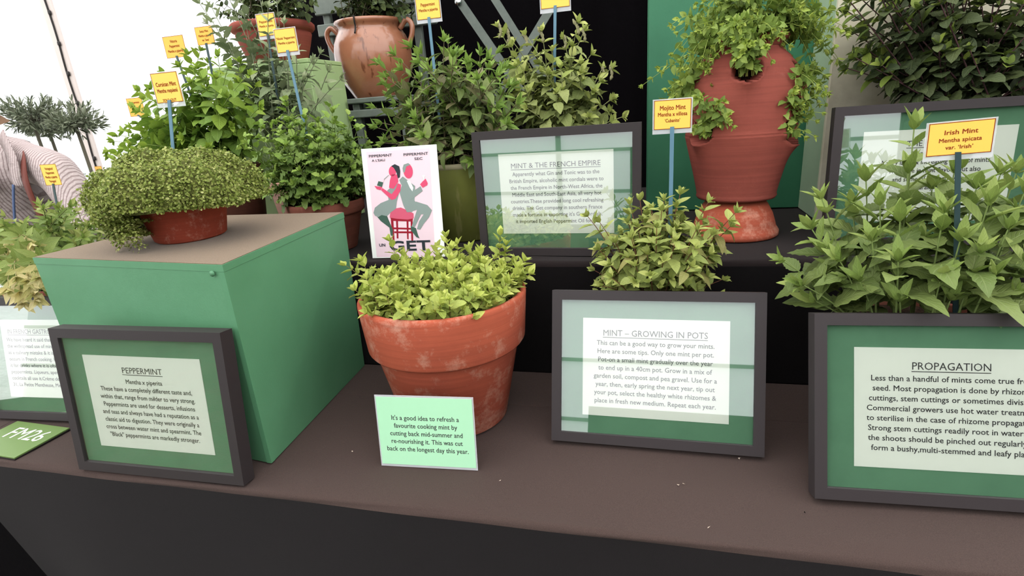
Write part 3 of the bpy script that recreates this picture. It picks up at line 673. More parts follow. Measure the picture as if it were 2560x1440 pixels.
def finish_plant(root, leaves, stems, shapes, mats, stem_col, maxparts=300, minpx=10, leafname='leaf', keep=None, solid=None):
    """leaves: (pos, 3x3 frame, size, kind index); biggest in the picture become parts, the rest one stuff mesh"""
    if keep: leaves = [l for l in leaves if keep(l[0]+l[1][:, 1]*l[2]*.9)]
    leaves = settle(leaves, shapes, solid)
    o0 = np.array(root.location); meshes = {}
    if stems:
        V, Fc = join(*stems); o = part('stems', root, np.asarray(V), Fc, stem_mat(stem_col), True, world=True); o['kind'] = 'stuff'
    sc = []
    for i, (p, R, s, k_) in enumerate(leaves):
        q = p-CP; zc = q@CF; ux, uy = 1280+F*(q@CR)/zc, 720-F*(q@CU)/zc
        inside = -40 < ux < 2600 and -40 < uy < 1480
        sc.append((s*F/zc*(1 if inside else .01)*(1.15-.25*abs(R[:, 1]@CF)), i))
    sc.sort(reverse=True); big = [i for v, i in sc[:maxparts] if v >= minpx]; bs = set(big)
    for i in big:
        p, R, s, k_ = leaves[i]
        if k_ not in meshes:
            V, Fc, uv = shapes[k_]; meshes[k_] = newmesh(leafname, V, Fc, mats[k_], None, True, uv)
        o = bpy.data.objects.new(leafname, meshes[k_]); COL.objects.link(o); o.parent = root
        m = Matrix(((R[0, 0]*s, R[0, 1]*s, R[0, 2]*s, p[0]-o0[0]), (R[1, 0]*s, R[1, 1]*s, R[1, 2]*s, p[1]-o0[1]), (R[2, 0]*s, R[2, 1]*s, R[2, 2]*s, p[2]-o0[2]), (0, 0, 0, 1)))
        o.matrix_local = m
    rest = [i for i in range(len(leaves)) if i not in bs]
    if rest:
        VV = []; FF = []; UU = []; MI = []; n = 0; um = []
        for i in rest:
            p, R, s, k_ = leaves[i]; V, Fc, uv = shapes[k_]; VV.append((V*s)@R.T+p-o0); UU.append(uv)
            if mats[k_] not in um: um.append(mats[k_])
            mi = um.index(mats[k_])
            for f in Fc: FF.append([a+n for a in f]); MI.append(mi)
            n += len(V)
        o = link('foliage', newmesh('foliage', np.vstack(VV), FF, um, MI, True, np.vstack(UU)), root); o['kind'] = 'stuff'
def grow(stems_spec, L, leaves, stems, nshape, young0, nyoung, node=.03, t0=.25, ang=(1.25, .5), prof=(.55, 1., .4), rad=.0016, rnd=.25, side=.3, seed=1, peak=.55, petiole=0., droop=0., nodes_max=14, tip=4, tipsize=.42, skip=0.):
    r = random.Random(seed)
    for (a, b, c) in stems_spec:
        pts = bez(a, b, c, 9); segs = np.array(pts); ln = np.linalg.norm(np.diff(segs, axis=0), axis=1).sum()
        stems.append(tube(pts, list(np.linspace(rad*1.2, rad*.6, 9)), 5, False))
        n = max(2, min(nodes_max, int(ln*(1-t0)/node))); phi0 = r.uniform(0, 3.14)
        for j in range(n+1):
            t = t0+(1-t0)*j/n; q = t*8; i0 = min(7, int(q)); p = segs[i0]+(segs[i0+1]-segs[i0])*(q-i0); ax = unit(segs[i0+1]-segs[i0])
            u = (t-t0)/(1-t0+1e-9)
            size = L*(prof[0]+(prof[1]-prof[0])*u/peak if u < peak else prof[1]+(prof[2]-prof[1])*(u-peak)/(1-peak))
            an = ang[0]+(ang[1]-ang[0])*u**1.5
            ref = np.array([1., 0, 0]) if abs(ax[0]) < .8 else np.array([0, 1., 0]); e1 = unit(ref-ax*(ref@ax)); e2 = np.cross(ax, e1)
            ph_ = phi0+j*1.57+r.uniform(-rnd, rnd)
            for h in range(2):
                if r.random() < skip: continue
                f_ = ph_+h*math.pi+r.uniform(-rnd, rnd)*.6; rad_ = e1*math.cos(f_)+e2*math.sin(f_); a_ = an+r.uniform(-rnd, rnd)
                d = unit(ax*math.cos(a_)+rad_*math.sin(a_)+np.array([0, 0, -droop*r.random()]))
                R = frame_of(d, ax+np.array([0, 0, .4]), r.uniform(-rnd, rnd)); s = size*r.uniform(.8, 1.18)
                pp_ = p+rad_*rad
                if petiole:
                    pe = pp_+unit(d+np.array([0, 0, .3]))*petiole*r.uniform(.5, 1.3); stems.append(tube([pp_, pe], rad*.5, 4, False)); pp_ = pe
                kk = r.randrange(nshape) if u < .8 else young0+r.randrange(nyoung)
                leaves.append((pp_, R, s, kk))
                if u < .9 and r.random() < side:
                    for g in (-1, 1):
                        d2 = unit(ax*.8+rad_*.5+np.cross(ax, rad_)*g*.5+np.array([r.uniform(-.2, .2) for _ in range(3)]))
                        leaves.append((p+rad_*.004, frame_of(d2, ax, r.uniform(-.4, .4)), s*r.uniform(.35, .55), young0+r.randrange(nyoung)))
        ax = unit(segs[-1]-segs[-2]); ref = np.array([1., 0, 0]) if abs(ax[0]) < .8 else np.array([0, 1., 0]); e1 = unit(ref-ax*(ref@ax)); e2 = np.cross(ax, e1)
        for h in range(tip):
            f_ = phi0+h*2*math.pi/tip+.4; rad_ = e1*math.cos(f_)+e2*math.sin(f_); a_ = r.uniform(.25, .75)
            leaves.append((segs[-1], frame_of(ax*math.cos(a_)+rad_*math.sin(a_), ax, 0), L*tipsize*r.uniform(.7, 1.2), young0+r.randrange(nyoung)))
def crown_stems(n, base, brad, ctr, rads, seed, zmin=-.2, bendup=.55, fill=0.3):
    """stems from the soil disc to tips on the upper ellipsoid shell (or inside it)"""
    r = random.Random(seed); out = []; base, ctr = np.asarray(base, float), np.asarray(ctr, float)
    for i in range(n):
        gz = 1-(i+.5)/n*(1-zmin); ga = i*2.39996+seed; rr = math.sqrt(max(0, 1-gz*gz)); q = (1-fill*r.random()**1.3)*r.uniform(.92, 1.06)
        tip = ctr+np.array([rr*math.cos(ga)*rads[0], rr*math.sin(ga)*rads[1], gz*rads[2]])*q
        bb = base+np.array([rr*math.cos(ga)*brad, rr*math.sin(ga)*brad, 0])*.9
        mid = bb+(tip-bb)*np.array([.25, .25, bendup+r.uniform(-.1, .1)])
        out.append((bb, mid, tip))
    return out
def pot(parent, prof, c, m, soil_r, soil_z, name='pot'):
    part(name, parent, *lathe(prof, 56, c), m, True, world=True)
    part('soil', parent, *disc(soil_r, soil_z, c), M_soil, True, world=True)
def flower_pot(r0, r1, h, rim, rim_h, th=.012):
    """terracotta pot profile with a collar"""
    rb = r0+(r1-r0)*(1-rim_h/h)-rim*.3
    return [(r0*.97, 0), (r0, .004), (rb, h-rim_h-.006), (rb+.002, h-rim_h-.003), (r1-rim*.25-.004, h-rim_h), (r1-rim*.25, h-rim_h+.005), (r1-.002, h-.006), (r1-.005, h-.001), (r1-th*.6, h), (r1-th, h-.004), (r1-th-.004, h-rim_h), (rb-th, h-rim_h-.03), (rb-th-.01, h*.35)]

# --- the large terracotta pot of clipped chartreuse mint
C0 = (-.455, 1.101, .002)
t = thing('potted_mint', 'large terracotta pot of clipped yellow green mint beside the green plinth', 'potted plant', C0, 'potted mints')
prof = [(.122, 0), (.127, .004), (.168, .196), (.170, .198), (.180, .199), (.1835, .204), (.192, .306), (.1915, .314), (.187, .318), (.181, .317), (.178, .31), (.17, .24), (.155, .2), (.13, .1)]
pot(t, prof, C0, M_terra, .171, .285)
m1 = leaf_mat('chartreuse_leaf', (170, 182, 92), (138, 156, 70), (186, 194, 106), transl=.25); m2 = leaf_mat('young_chartreuse_leaf', (184, 194, 98), (164, 180, 84), (198, 204, 112), transl=.25)
shp = [leaf_shape(.66, 'round', .3, c_, .03, 9, .1, i) for i, c_ in enumerate((.25, .5, .1, .4))]+[leaf_shape(.6, 'mint', .5, -.1, .02, 7, 0, 9), leaf_shape(.55, 'mint', .4, .15, .02, 7, 0, 10)]
ss = []; r = random.Random(3)
for i in range(190):
    a = i*2.39996; q = math.sqrt((i+.5)/190)*.166; bx_, by_ = C0[0]+q*math.cos(a), C0[1]+q*math.sin(a); h = r.uniform(.035, .075)+(.03 if r.random() < .12 else 0)-.012*(q/.178)**4
    b0 = np.array([bx_, by_, .285]); tp = b0+np.array([r.uniform(-.02, .02)+.03*(bx_-C0[0])/.178, r.uniform(-.02, .02)+(.03 if by_ > C0[1] else .008)*(by_-C0[1])/.178, h]); ss.append((b0, b0+(tp-b0)*np.array([.2, .2, .6]), tp))
for px, py, y in ((865, 650, 1.12), (905, 640, 1.1), (975, 590, 1.22), (1115, 580, 1.25), (1130, 610, 1.22), (1250, 575, 1.24), (1195, 625, 1.2), (1310, 640, 1.18), (1265, 600, 1.23), (1010, 625, 1.23)):
    tp = at_y(px, py+14, y); d = np.array([tp[0]-C0[0], tp[1]-C0[1]]); k_ = min(1, .165/(np.linalg.norm(d)+1e-6)); b0 = np.array([C0[0]+d[0]*k_, C0[1]+d[1]*k_, .285]); ss.append((b0, b0+(tp-b0)*np.array([.3, .3, .6]), tp))
lv, sm = [], []; grow(ss, .034, lv, sm, 4, 4, 2, node=.012, t0=.15, ang=(1.35, .75), prof=(.8, 1.05, .75), rad=.0011, side=.2, seed=5, tip=4, tipsize=.62, nodes_max=6, peak=.4)
finish_plant(t, lv, sm, shp, [m1]*4+[m2]*2, (110, 100, 52), keep=lambda p: math.hypot(p[0]-C0[0], p[1]-C0[1]) < .178 or p[2] > .325)

# --- Corsican mint dome in a shallow bowl
C1 = (-1.078, 1.072, .4630)
t = thing('potted_mint', 'shallow red terracotta bowl spilling a dome of tiny leaved mint on the green plinth', 'potted plant', C1, 'potted mints', (math.atan2(.0100, .46), 0, 0))
part('bowl', t, *lathe([(.074, 0), (.079, .004), (.099, .10), (.103, .104), (.105, .112), (.101, .114), (.097, .108), (.08, .05)], 56, C1), M_terrabowl, True, world=True)
part('soil', t, *disc(.096, .095, C1), M_soil, True, world=True)
mt = leaf_mat('tiny_mint_leaf', (132, 146, 66), (104, 122, 50), (160, 168, 92), transl=.2); mt2 = leaf_mat('tiny_pale_leaf', (164, 170, 98), (146, 156, 84), (182, 184, 120), transl=.2)
shp = [leaf_shape(.85, 'round', .2, .2, 0, 4, 0, 1), leaf_shape(.8, 'round', .3, .3, 0, 4, 0, 2), leaf_shape(.75, 'round', .3, 0, 0, 4, 0, 3)]
lv = []; r = random.Random(11); cc = np.array([C1[0]-.005, C1[1]-.01, .56])
top = at_y(430, 372, 1.07)[2]-.56; xl = (C1[0]-at_y(252, 470, 1.07)[0])*.8; xr = at_y(633, 470, 1.07)[0]-C1[0]
def dome(u, v):    # unit direction -> point on lumpy dome
    x, y_, z = u
    k_ = 1+.05*math.sin(9*x+4*z)+.05*math.sin(8*y_-5*x+2)+.03*math.sin(19*x+13*y_)
    return cc+np.array([x*(xr if x > 0 else xl), y_*.165, z*(top if z > 0 else (.045 if x > -.1 else .08))])*k_*v
core = []
n = 0
while n < 19000:
    d = unit([r.gauss(0, 1) for _ in range(3)])
    lim = -.25
    if d[0] < .1 and d[1] < -.1: lim = -1.0
    if d[0] < -.45: lim = -1.0
    if .02 < d[0] < .42 and d[1] < -.3: lim = -.05
    if d[2] < lim: continue
    n += 1; v = 1-.1*r.random()**1.5
    if r.random() < .04: v *= 1.04
    p = dome(d, v)
    if p[2] < .4705: p[2] = .4705+r.random()*.01
    nrm = unit(d*np.array([1, 1, 1.3])+np.array([r.uniform(-1, 1) for _ in range(3)])*1.3); ref = unit([r.gauss(0, 1) for _ in range(3)]); dd = unit(ref-nrm*(ref@nrm))
    lv.append((p, frame_of(dd, nrm), r.uniform(.0045, .0078), r.choice([0, 0, 1, 1, 2])))
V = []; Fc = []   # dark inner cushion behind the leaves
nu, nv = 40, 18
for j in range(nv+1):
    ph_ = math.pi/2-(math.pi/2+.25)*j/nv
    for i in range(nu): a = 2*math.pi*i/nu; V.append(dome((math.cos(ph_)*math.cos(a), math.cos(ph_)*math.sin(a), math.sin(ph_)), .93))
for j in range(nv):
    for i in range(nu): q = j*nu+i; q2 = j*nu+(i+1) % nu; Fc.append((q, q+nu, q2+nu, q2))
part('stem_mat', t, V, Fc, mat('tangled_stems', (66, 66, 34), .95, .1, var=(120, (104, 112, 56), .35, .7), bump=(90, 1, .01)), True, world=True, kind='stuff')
for i in range(44):   # trailing strands over the rim at the left and front
    a0 = r.uniform(math.pi*.95, math.pi*1.52); x0 = np.array([cc[0]+math.cos(a0)*.115, cc[1]+math.sin(a0)*.125, .55]); x1 = np.array([cc[0]+math.cos(a0)*r.uniform(.11, .145), cc[1]+math.sin(a0)*r.uniform(.12, .15), r.uniform(.474, .52)])
    for q in bez(x0, (x0+x1)/2+np.array([math.cos(a0)*.02, math.sin(a0)*.02, 0]), x1, 34):
        for _ in range(3):
            d = unit([r.gauss(0, 1) for _ in range(3)]); lv.append((q+d*.011, frame_of(d, np.array([0, 0, 1.])), r.uniform(.005, .008), r.choice([0, 1, 2])))
finish_plant(t, lv, [], shp, [mt, mt, mt2], (90, 90, 50), minpx=11)

# --- Mojito mint behind the growing in pots frame
C2 = (.02, 1.222, .002)
t = thing('potted_mint', 'small bushy mojito mint with speckled leaves behind the growing in pots frame', 'potted plant', C2, 'potted mints')
pot(t, flower_pot(.06, .092, .25, .012, .05), C2, M_terrab, .08, .235)
m1 = leaf_mat('speckled_mint_leaf', (144, 158, 84), (118, 134, 64), (162, 172, 96), vein=(176, 182, 112), blotch=(156, 160, 98)); m2 = leaf_mat('young_speckled_leaf', (160, 170, 92), (138, 152, 78), (176, 182, 104)); m3 = leaf_mat('brownish_leaf', (148, 150, 88), (130, 122, 72), (164, 156, 98))
shp = [leaf_shape(.52, 'mint', .25, c_, .025, 9, .08, 20+i) for i, c_ in enumerate((.35, .7, .15, .9))]+[leaf_shape(.5, 'mint', .45, -.05, .02, 7, 0, 9), leaf_shape(.5, 'mint', .35, .2, .02, 7, 0, 10)]
ctr = np.array([at_y(1640, 640, 1.222)[0], 1.21, .33]); rx = (at_y(1830, 620, 1.222)[0]-at_y(1462, 620, 1.222)[0])/2
ss = crown_stems(92, (C2[0], C2[1], .237), .06, ctr, (rx*.9, .135, .165), 4, -.45, .6, .35)
for px, py, y in ((1700, 475, 1.24), (1660, 490, 1.2), (1600, 490, 1.25), (1770, 495, 1.2), (1838, 520, 1.19), (1825, 555, 1.2), (1470, 530, 1.2), (1500, 545, 1.22), (1575, 500, 1.26)):
    tp = at_y(px, py+12, y); b0 = np.array([C2[0]+(tp[0]-C2[0])*.35, 1.22, .24]); ss.append((b0, b0+(tp-b0)*np.array([.3, .3, .6]), tp))
sol2 = lambda p: in_frame('MINT – GROWING IN POTS', p) or in_step(p)
ss = clear_stems([q for q in ss], lambda p: in_frame('MINT – GROWING IN POTS', p), ((0, .006, .012), (0, .008, .006))); ss = clear_stems(ss, in_step, ((0, -.004, .012), (0, -.008, .008)))
lv, sm = [], []; grow(ss, .05, lv, sm, 4, 4, 2, node=.022, t0=.3, ang=(1.5, .8), prof=(.85, 1.05, .55), rad=.0013, side=.25, seed=8, tip=4, tipsize=.42, droop=.35)
finish_plant(t, lv, sm, shp, [m1, m1, m1, m3, m2, m2], (112, 72, 52), keep=lambda p: (p[2] > .275+(1.222-p[1])*.45 or p[1] > 1.2) and not (p[1] > 1.315 and p[2] < .335), solid=sol2)

# --- Irish mint behind the propagation frame
C3 = (.53, 1.15, .002)
t = thing('potted_mint', 'tall leafy Irish mint with serrated pointed leaves behind the propagation frame', 'potted plant', C3, 'potted mints')
pot(t, flower_pot(.1, .15, .245, .015, .06), C3, M_terrab, .134, .23)
m1 = leaf_mat('serrated_mint_leaf', (116, 134, 72), (94, 114, 58), (132, 148, 84), vein=(146, 160, 104)); m2 = leaf_mat('young_serrated_leaf', (132, 152, 78), (114, 136, 66), (150, 164, 90))
shp = [leaf_shape(.5, 'mint', .22, c_, .06, 15, .08, 30+i) for i, c_ in enumerate((.35, .6, .15, .8))]+[leaf_shape(.4, 'mint', .5, -.05, .05, 9, 0, 9), leaf_shape(.38, 'mint', .4, .15, .05, 9, 0, 10)]
ss = []; b0c = np.array([C3[0], C3[1], .232])
for px, py, y in ((1960, 640, 1.1), (2030, 560, 1.12), (2055, 485, 1.16), (2130, 495, 1.2), (2165, 440, 1.2), (2270, 420, 1.17), (2285, 310, 1.2), (2400, 410, 1.15), (2385, 420, 1.22), (2440, 460, 1.13), (2500, 425, 1.16), (2540, 420, 1.2), (2560, 470, 1.12), (2470, 500, 1.08), (2360, 520, 1.06), (2250, 540, 1.08), (2180, 590, 1.06), (2245, 640, 1.03), (2100, 640, 1.06), (2010, 700, 1.06), (2070, 620, 1.1), (2350, 690, 1.02), (2450, 620, 1.03), (2520, 560, 1.06), (2150, 690, 1.04), (2400, 590, 1.05), (2560, 640, 1.04), (2300, 590, 1.12), (2200, 500, 1.14), (2330, 460, 1.2), (2600, 520, 1.15), (2620, 440, 1.18), (2640, 600, 1.1), (2480, 680, 1.02), (2040, 740, 1.08), (2250, 740, 1.02), (2380, 750, 1.02), (2530, 730, 1.03)):
    tp = at_y(px, py+14, y); d = (tp-b0c)[:2]; k_ = min(.75, .12/(np.linalg.norm(d)+1e-6)); b0 = b0c+np.array([d[0]*k_, d[1]*k_, 0]); ss.append((b0, b0+(tp-b0)*np.array([.35, .35, .55]), tp))
sol3 = lambda p: in_frame('PROPAGATION', p)
ss = clear_stems(ss, sol3, ((0, .006, .012), (0, .008, .006)))
lv, sm = [], []; grow(ss, .088, lv, sm, 4, 4, 2, node=.03, t0=.22, ang=(1.35, .75), prof=(.75, 1.05, .5), rad=.002, side=.22, seed=12, tip=4, tipsize=.5, droop=.25, rnd=.3)
finish_plant(t, lv, sm, shp, [m1]*4+[m2]*2, (120, 138, 78), keep=lambda p: p[2] > .284+max(0, 1.13-p[1])*.5, solid=sol3)

# --- curly round leaved mint in a brown pot behind the green plinth
C4 = (-.971, 1.495, Z2+.001)
t = thing('potted_mint', 'crinkly round leaved mint in a weathered brown pot behind the green plinth', 'potted plant', C4, 'potted mints')
pot(t, flower_pot(.076, .119, .152, .013, .038), C4, M_terrab, .106, .138)
m1 = leaf_mat('crinkled_leaf', (112, 140, 64), (84, 112, 48), (134, 158, 78), vein=(140, 160, 92)); m2 = leaf_mat('young_crinkled_leaf', (128, 156, 66), (108, 138, 56), (150, 172, 84))
shp = [leaf_shape(.86, 'round', .25, c_, .07, 11, .35, 40+i) for i, c_ in enumerate((.3, .6, .1, .8))]+[leaf_shape(.7, 'round', .5, .1, .06, 7, .2, 9), leaf_shape(.7, 'round', .4, .3, .06, 7, .2, 10)]
ctr = np.array([at_y(775, 400, 1.47)[0], 1.47, .60])
ss = crown_stems(70, (C4[0], C4[1], .462), .085, ctr, (.19, .15, .155), 2, -.55, .55, .45)
ss = clear_stems(ss, lambda p: False, ((0, 0, 0), (0, 0, 0)))
lv, sm = [], []; grow(ss, .04, lv, sm, 4, 4, 2, node=.03, t0=.2, ang=(1.2, .8), prof=(1., 1., .6), rad=.0014, side=.3, seed=22, tip=4, tipsize=.5, petiole=.018, droop=.3)
finish_plant(t, lv, sm, shp, [m1]*4+[m2]*2, (104, 120, 66))

# --- big leaved mint in a dark brown pot
C5 = tuple(np.array([at_y(585, 480, 1.68)[0], 1.68, Z2+.001]))
t = thing('potted_mint', 'big smooth leaved mint in a dark brown pot against the white tent wall', 'potted plant', C5, 'potted mints')
pot(t, flower_pot(.085, .115, .26, .01, .04), C5, M_terrak, .1, .24)
m1 = leaf_mat('smooth_mint_leaf', (116, 146, 56), (90, 122, 44), (140, 166, 66), vein=(146, 172, 84)); m2 = leaf_mat('young_smooth_leaf', (134, 160, 58), (112, 142, 50), (152, 172, 70))
shp = [leaf_shape(.72, 'mint', .2, c_, .02, 9, .08, 50+i) for i, c_ in enumerate((.4, .7, .2, .9))]+[leaf_shape(.6, 'mint', .45, 0, .02, 7, 0, 9), leaf_shape(.6, 'mint', .4, .2, .02, 7, 0, 10)]
ss = []; b0c = np.array([C5[0], C5[1], .565]); r = random.Random(31)
for px, py in ((350, 220), (335, 260), (380, 215), (410, 180), (470, 130), (500, 120), (520, 150), (545, 135), (570, 160), (600, 150), (480, 200), (440, 230), (510, 230), (560, 230), (600, 240), (640, 210), (300, 330), (275, 380), (330, 310), (380, 300), (430, 300), (480, 290), (530, 300), (580, 310), (620, 320), (460, 340), (520, 360), (400, 350), (560, 370), (450, 160), (620, 180), (395, 250), (360, 360), (300, 400), (590, 200), (650, 260), (540, 190), (425, 205), (495, 165), (345, 300), (285, 345), (310, 320), (330, 350), (290, 390), (320, 410), (350, 270), (365, 240), (340, 230), (375, 330), (270, 370), (400, 290), (310, 365)):
    tp = at_y(px, py+8, 1.68+r.uniform(-.13, .1)); b0 = b0c+np.array([r.uniform(-.08, .08), r.uniform(-.08, .08), 0]); ss.append((b0, b0+(tp-b0)*np.array([.3, .3, .65]), tp))
ss = clear_stems(ss, lambda p: False, ((0, 0, 0), (0, 0, 0)))
lv, sm = [], []; grow(ss, .056, lv, sm, 4, 4, 2, node=.036, t0=.3, ang=(1.45, .8), prof=(.9, 1.05, .5), rad=.0016, side=.2, seed=33, tip=4, tipsize=.45, droop=.4)
finish_plant(t, lv, sm, shp, [m1]*4+[m2]*2, (120, 140, 66))

# --- woolly silver mint in a pink grey pot
C6 = tuple(np.array([at_y(752, 480, 1.69)[0], 1.69, Z2+.001]))
t = thing('potted_mint', 'tall silvery woolly mint in a pinkish grey pot behind the crinkly mint', 'potted plant', C6, 'potted mints')
pot(t, flower_pot(.075, .105, .2, .012, .04), C6, M_terrap, .09, .185)
m1 = leaf_mat('woolly_leaf', (128, 142, 104), (98, 114, 82), (152, 162, 126), vein=(164, 172, 142), rough=.8); m2 = leaf_mat('young_woolly_leaf', (146, 158, 118), (122, 136, 98), (164, 172, 138), rough=.8)
shp = [leaf_shape(.5, 'mint', .3, c_, .04, 9, .1, 60+i) for i, c_ in enumerate((.4, .7, .2, .9))]+[leaf_shape(.4, 'mint', .5, 0, .03, 7, 0, 9), leaf_shape(.4, 'mint', .4, .2, .03, 7, 0, 10)]
ss = []; b0c = np.array([C6[0], C6[1], .507])
for px, py in ((500, 10), (520, 60), (560, -30), (590, -20), (610, 40), (640, -10), (670, 20), (690, -20), (710, 60), (740, 130), (780, 150), (800, 135), (650, 110), (560, 110), (600, 130), (760, 200), (720, 170), (690, 140), (620, 180), (820, 180), (850, 200), (640, 190), (530, 20)):
    tp = at_y(px, py, (1.7 if px > 660 else 1.785)+r.uniform(-.1, .08)*(1 if px > 660 else .45)); b0 = b0c+np.array([r.uniform(-.06, .06), r.uniform(-.06, .06), 0]); ss.append((b0, b0+(tp-b0)*np.array([.25, .25, .6]), tp))
ss = clear_stems(ss, lambda p: False, ((0, 0, 0), (0, 0, 0)))
lv, sm = [], []; grow(ss, .064, lv, sm, 4, 4, 2, node=.042, t0=.3, ang=(1.3, .7), prof=(1., .9, .5), rad=.0018, side=.3, seed=43, tip=4, tipsize=.4, droop=.5, nodes_max=11)
finish_plant(t, lv, sm, shp, [m1]*4+[m2]*2, (116, 122, 96))

# --- dark peppermint in the olive glazed pot
C7 = (-.56, 1.63, Z2+.001)
t = thing('potted_mint', 'dark pointed peppermint in an olive green glazed pot behind the poster', 'potted plant', C7, 'potted mints')
part('pot', t, *lathe([(.085, 0), (.09, .004), (.102, .2), (.103, .222)], 56, C7), M_olivegl, True, world=True)
part('pot_rim', t, *lathe([(.103, .222), (.106, .226), (.106, .234), (.102, .238), (.096, .236), (.092, .22), (.09, .12)], 56, C7, cap0=False), M_rimgl, True, world=True)
part('soil', t, *disc(.093, .215, C7), M_soil, True, world=True)
m1 = leaf_mat('peppermint_leaf', (112, 130, 72), (86, 104, 56), (132, 146, 84), vein=(140, 154, 100)); m2 = leaf_mat('young_peppermint_leaf', (126, 154, 70), (104, 134, 58), (146, 170, 84)); m3 = leaf_mat('bronzed_leaf', (132, 130, 92), (112, 108, 74), (146, 142, 104))
shp = [leaf_shape(.44, 'mint', .25, c_, .03, 9, .05, 70+i) for i, c_ in enumerate((.35, .6, .15, .8))]+[leaf_shape(.36, 'lance', .5, -.05, .02, 7, 0, 9), leaf_shape(.36, 'lance', .4, .15, .02, 7, 0, 10)]
ss = []; b0c = np.array([C7[0], C7[1], .54]); r = random.Random(77)
for px, py in ((950, 150), (965, 200), (945, 310), (990, 130), (1030, 110), (1055, 125), (1110, 95), (1120, 100), (1145, 130), (1080, 170), (1170, 150), (1200, 130), (1215, 140), (1240, 125), (1255, 170), (1265, 210), (1230, 200), (1180, 200), (1140, 190), (1100, 220), (1050, 190), (1010, 210), (990, 250), (940, 260), (1030, 260), (1080, 280), (1140, 260), (1190, 250), (1240, 260), (1260, 290), (1180, 310), (1120, 320), (1060, 330), (1010, 310), (970, 340), (1160, 350), (1100, 370), (1220, 310), (1040, 290)):
    tp = at_y(px, py+10, 1.62+r.uniform(-.13, .12)); b0 = b0c+np.array([r.uniform(-.08, .08), r.uniform(-.08, .08), 0]); ss.append((b0, b0+(tp-b0)*np.array([.3, .3, .6]), tp))
lv, sm = [], []; grow(clear_stems(ss+[(a+.012, b+np.array([.03, -.02, -.01]), c+np.array([.035, -.04, -.045])) for a, b, c in ss], lambda p: False, ((0, 0, 0), (0, 0, 0))), .064, lv, sm, 4, 4, 2, node=.028, t0=.22, ang=(1.35, .75), prof=(.8, 1.0, .55), rad=.0016, side=.25, seed=53, tip=5, tipsize=.55, droop=.3)
finish_plant(t, lv, sm, shp, [m1, m1, m3, m1, m2, m2], (96, 84, 62))

# --- apple mint with flower spikes behind the French Empire frame
C8 = (-.27, 1.72, Z2+.001)
t = thing('potted_mint', 'pale round leaved apple mint with flower spikes behind the French Empire frame', 'potted plant', C8, 'potted mints')
pot(t, flower_pot(.085, .12, .22, .012, .04), C8, M_terrab, .105, .2)
m1 = leaf_mat('apple_mint_leaf', (150, 160, 96), (124, 138, 78), (168, 176, 112), vein=(176, 182, 128), rough=.75); m2 = leaf_mat('young_apple_leaf', (166, 176, 98), (146, 160, 84), (184, 188, 116), rough=.75)
shp = [leaf_shape(.66, 'mint', .25, c_, .04, 9, .12, 80+i) for i, c_ in enumerate((.4, .7, .2, .9))]+[leaf_shape(.6, 'mint', .5, 0, .03, 7, 0, 9), leaf_shape(.55, 'mint', .4, .2, .03, 7, 0, 10)]
ss = []; sk = []; b0c = np.array([C8[0], C8[1], .52]); r = random.Random(88)
for px, py, spike in ((1245, 60, 1), (1265, 75, 1), (1315, 80, 1), (1355, 70, 1), (1445, 50, 1), (1460, 70, 1), (1408, 90, 1), (1505, 165, 1), (1525, 165, 1), (1280, 110, 0), (1340, 130, 0), (1380, 120, 0), (1430, 110, 0), (1470, 130, 0), (1530, 240, 0), (1520, 270, 0), (1500, 200, 0), (1460, 180, 0), (1420, 170, 0), (1370, 180, 0), (1320, 170, 0), (1290, 160, 0), (1300, 220, 0), (1350, 230, 0), (1400, 220, 0), (1450, 240, 0), (1280, 250, 0), (1320, 270, 0), (1370, 270, 0), (1430, 280, 0), (1480, 270, 0), (1510, 300, 0), (1300, 300, 0), (1390, 300, 0), (1270, 200, 0), (1330, 200, 0)):
    tp = at_y(px, py+8, 1.72+r.uniform(-.12, .1)); b0 = b0c+np.array([r.uniform(-.08, .08), r.uniform(-.08, .08), 0]); ss.append((b0, b0+(tp-b0)*np.array([.3, .3, .6]), tp))
    if spike:
        tp2 = tp+np.array([r.uniform(-.012, .02), 0, .012]); sk.append((tp-np.array([0, 0, .03]), tp2))
lv, sm = [], []; grow(clear_stems(ss+[(a+.012, b+np.array([.03, -.02, -.01]), c+np.array([.03, -.05, -.05])) for a, b, c in ss[9:]], lambda p: False, ((0, 0, 0), (0, 0, 0))), .058, lv, sm, 4, 4, 2, node=.034, t0=.2, ang=(1.4, .8), prof=(.95, 1.0, .5), rad=.0017, side=.25, seed=63, tip=4, tipsize=.4, droop=.35)
for a, b in sk:
    r_ = [.001]+[.0042+.0012*math.sin(i*2.4) for i in range(8)]+[.0015]; part('flower_spike', t, *tube([a+(b-a)*q/9+np.array([.004*math.sin(q*.5), 0, 0]) for q in range(10)], r_, 7), M_spk if 'M_spk' in globals() else globals().setdefault('M_spk', mat('faded_flower_spike', (150, 146, 112), .9, .1, bump=(300, 1, .003))), True, world=True)
finish_plant(t, lv, sm, shp, [m1]*4+[m2]*2, (146, 150, 102))

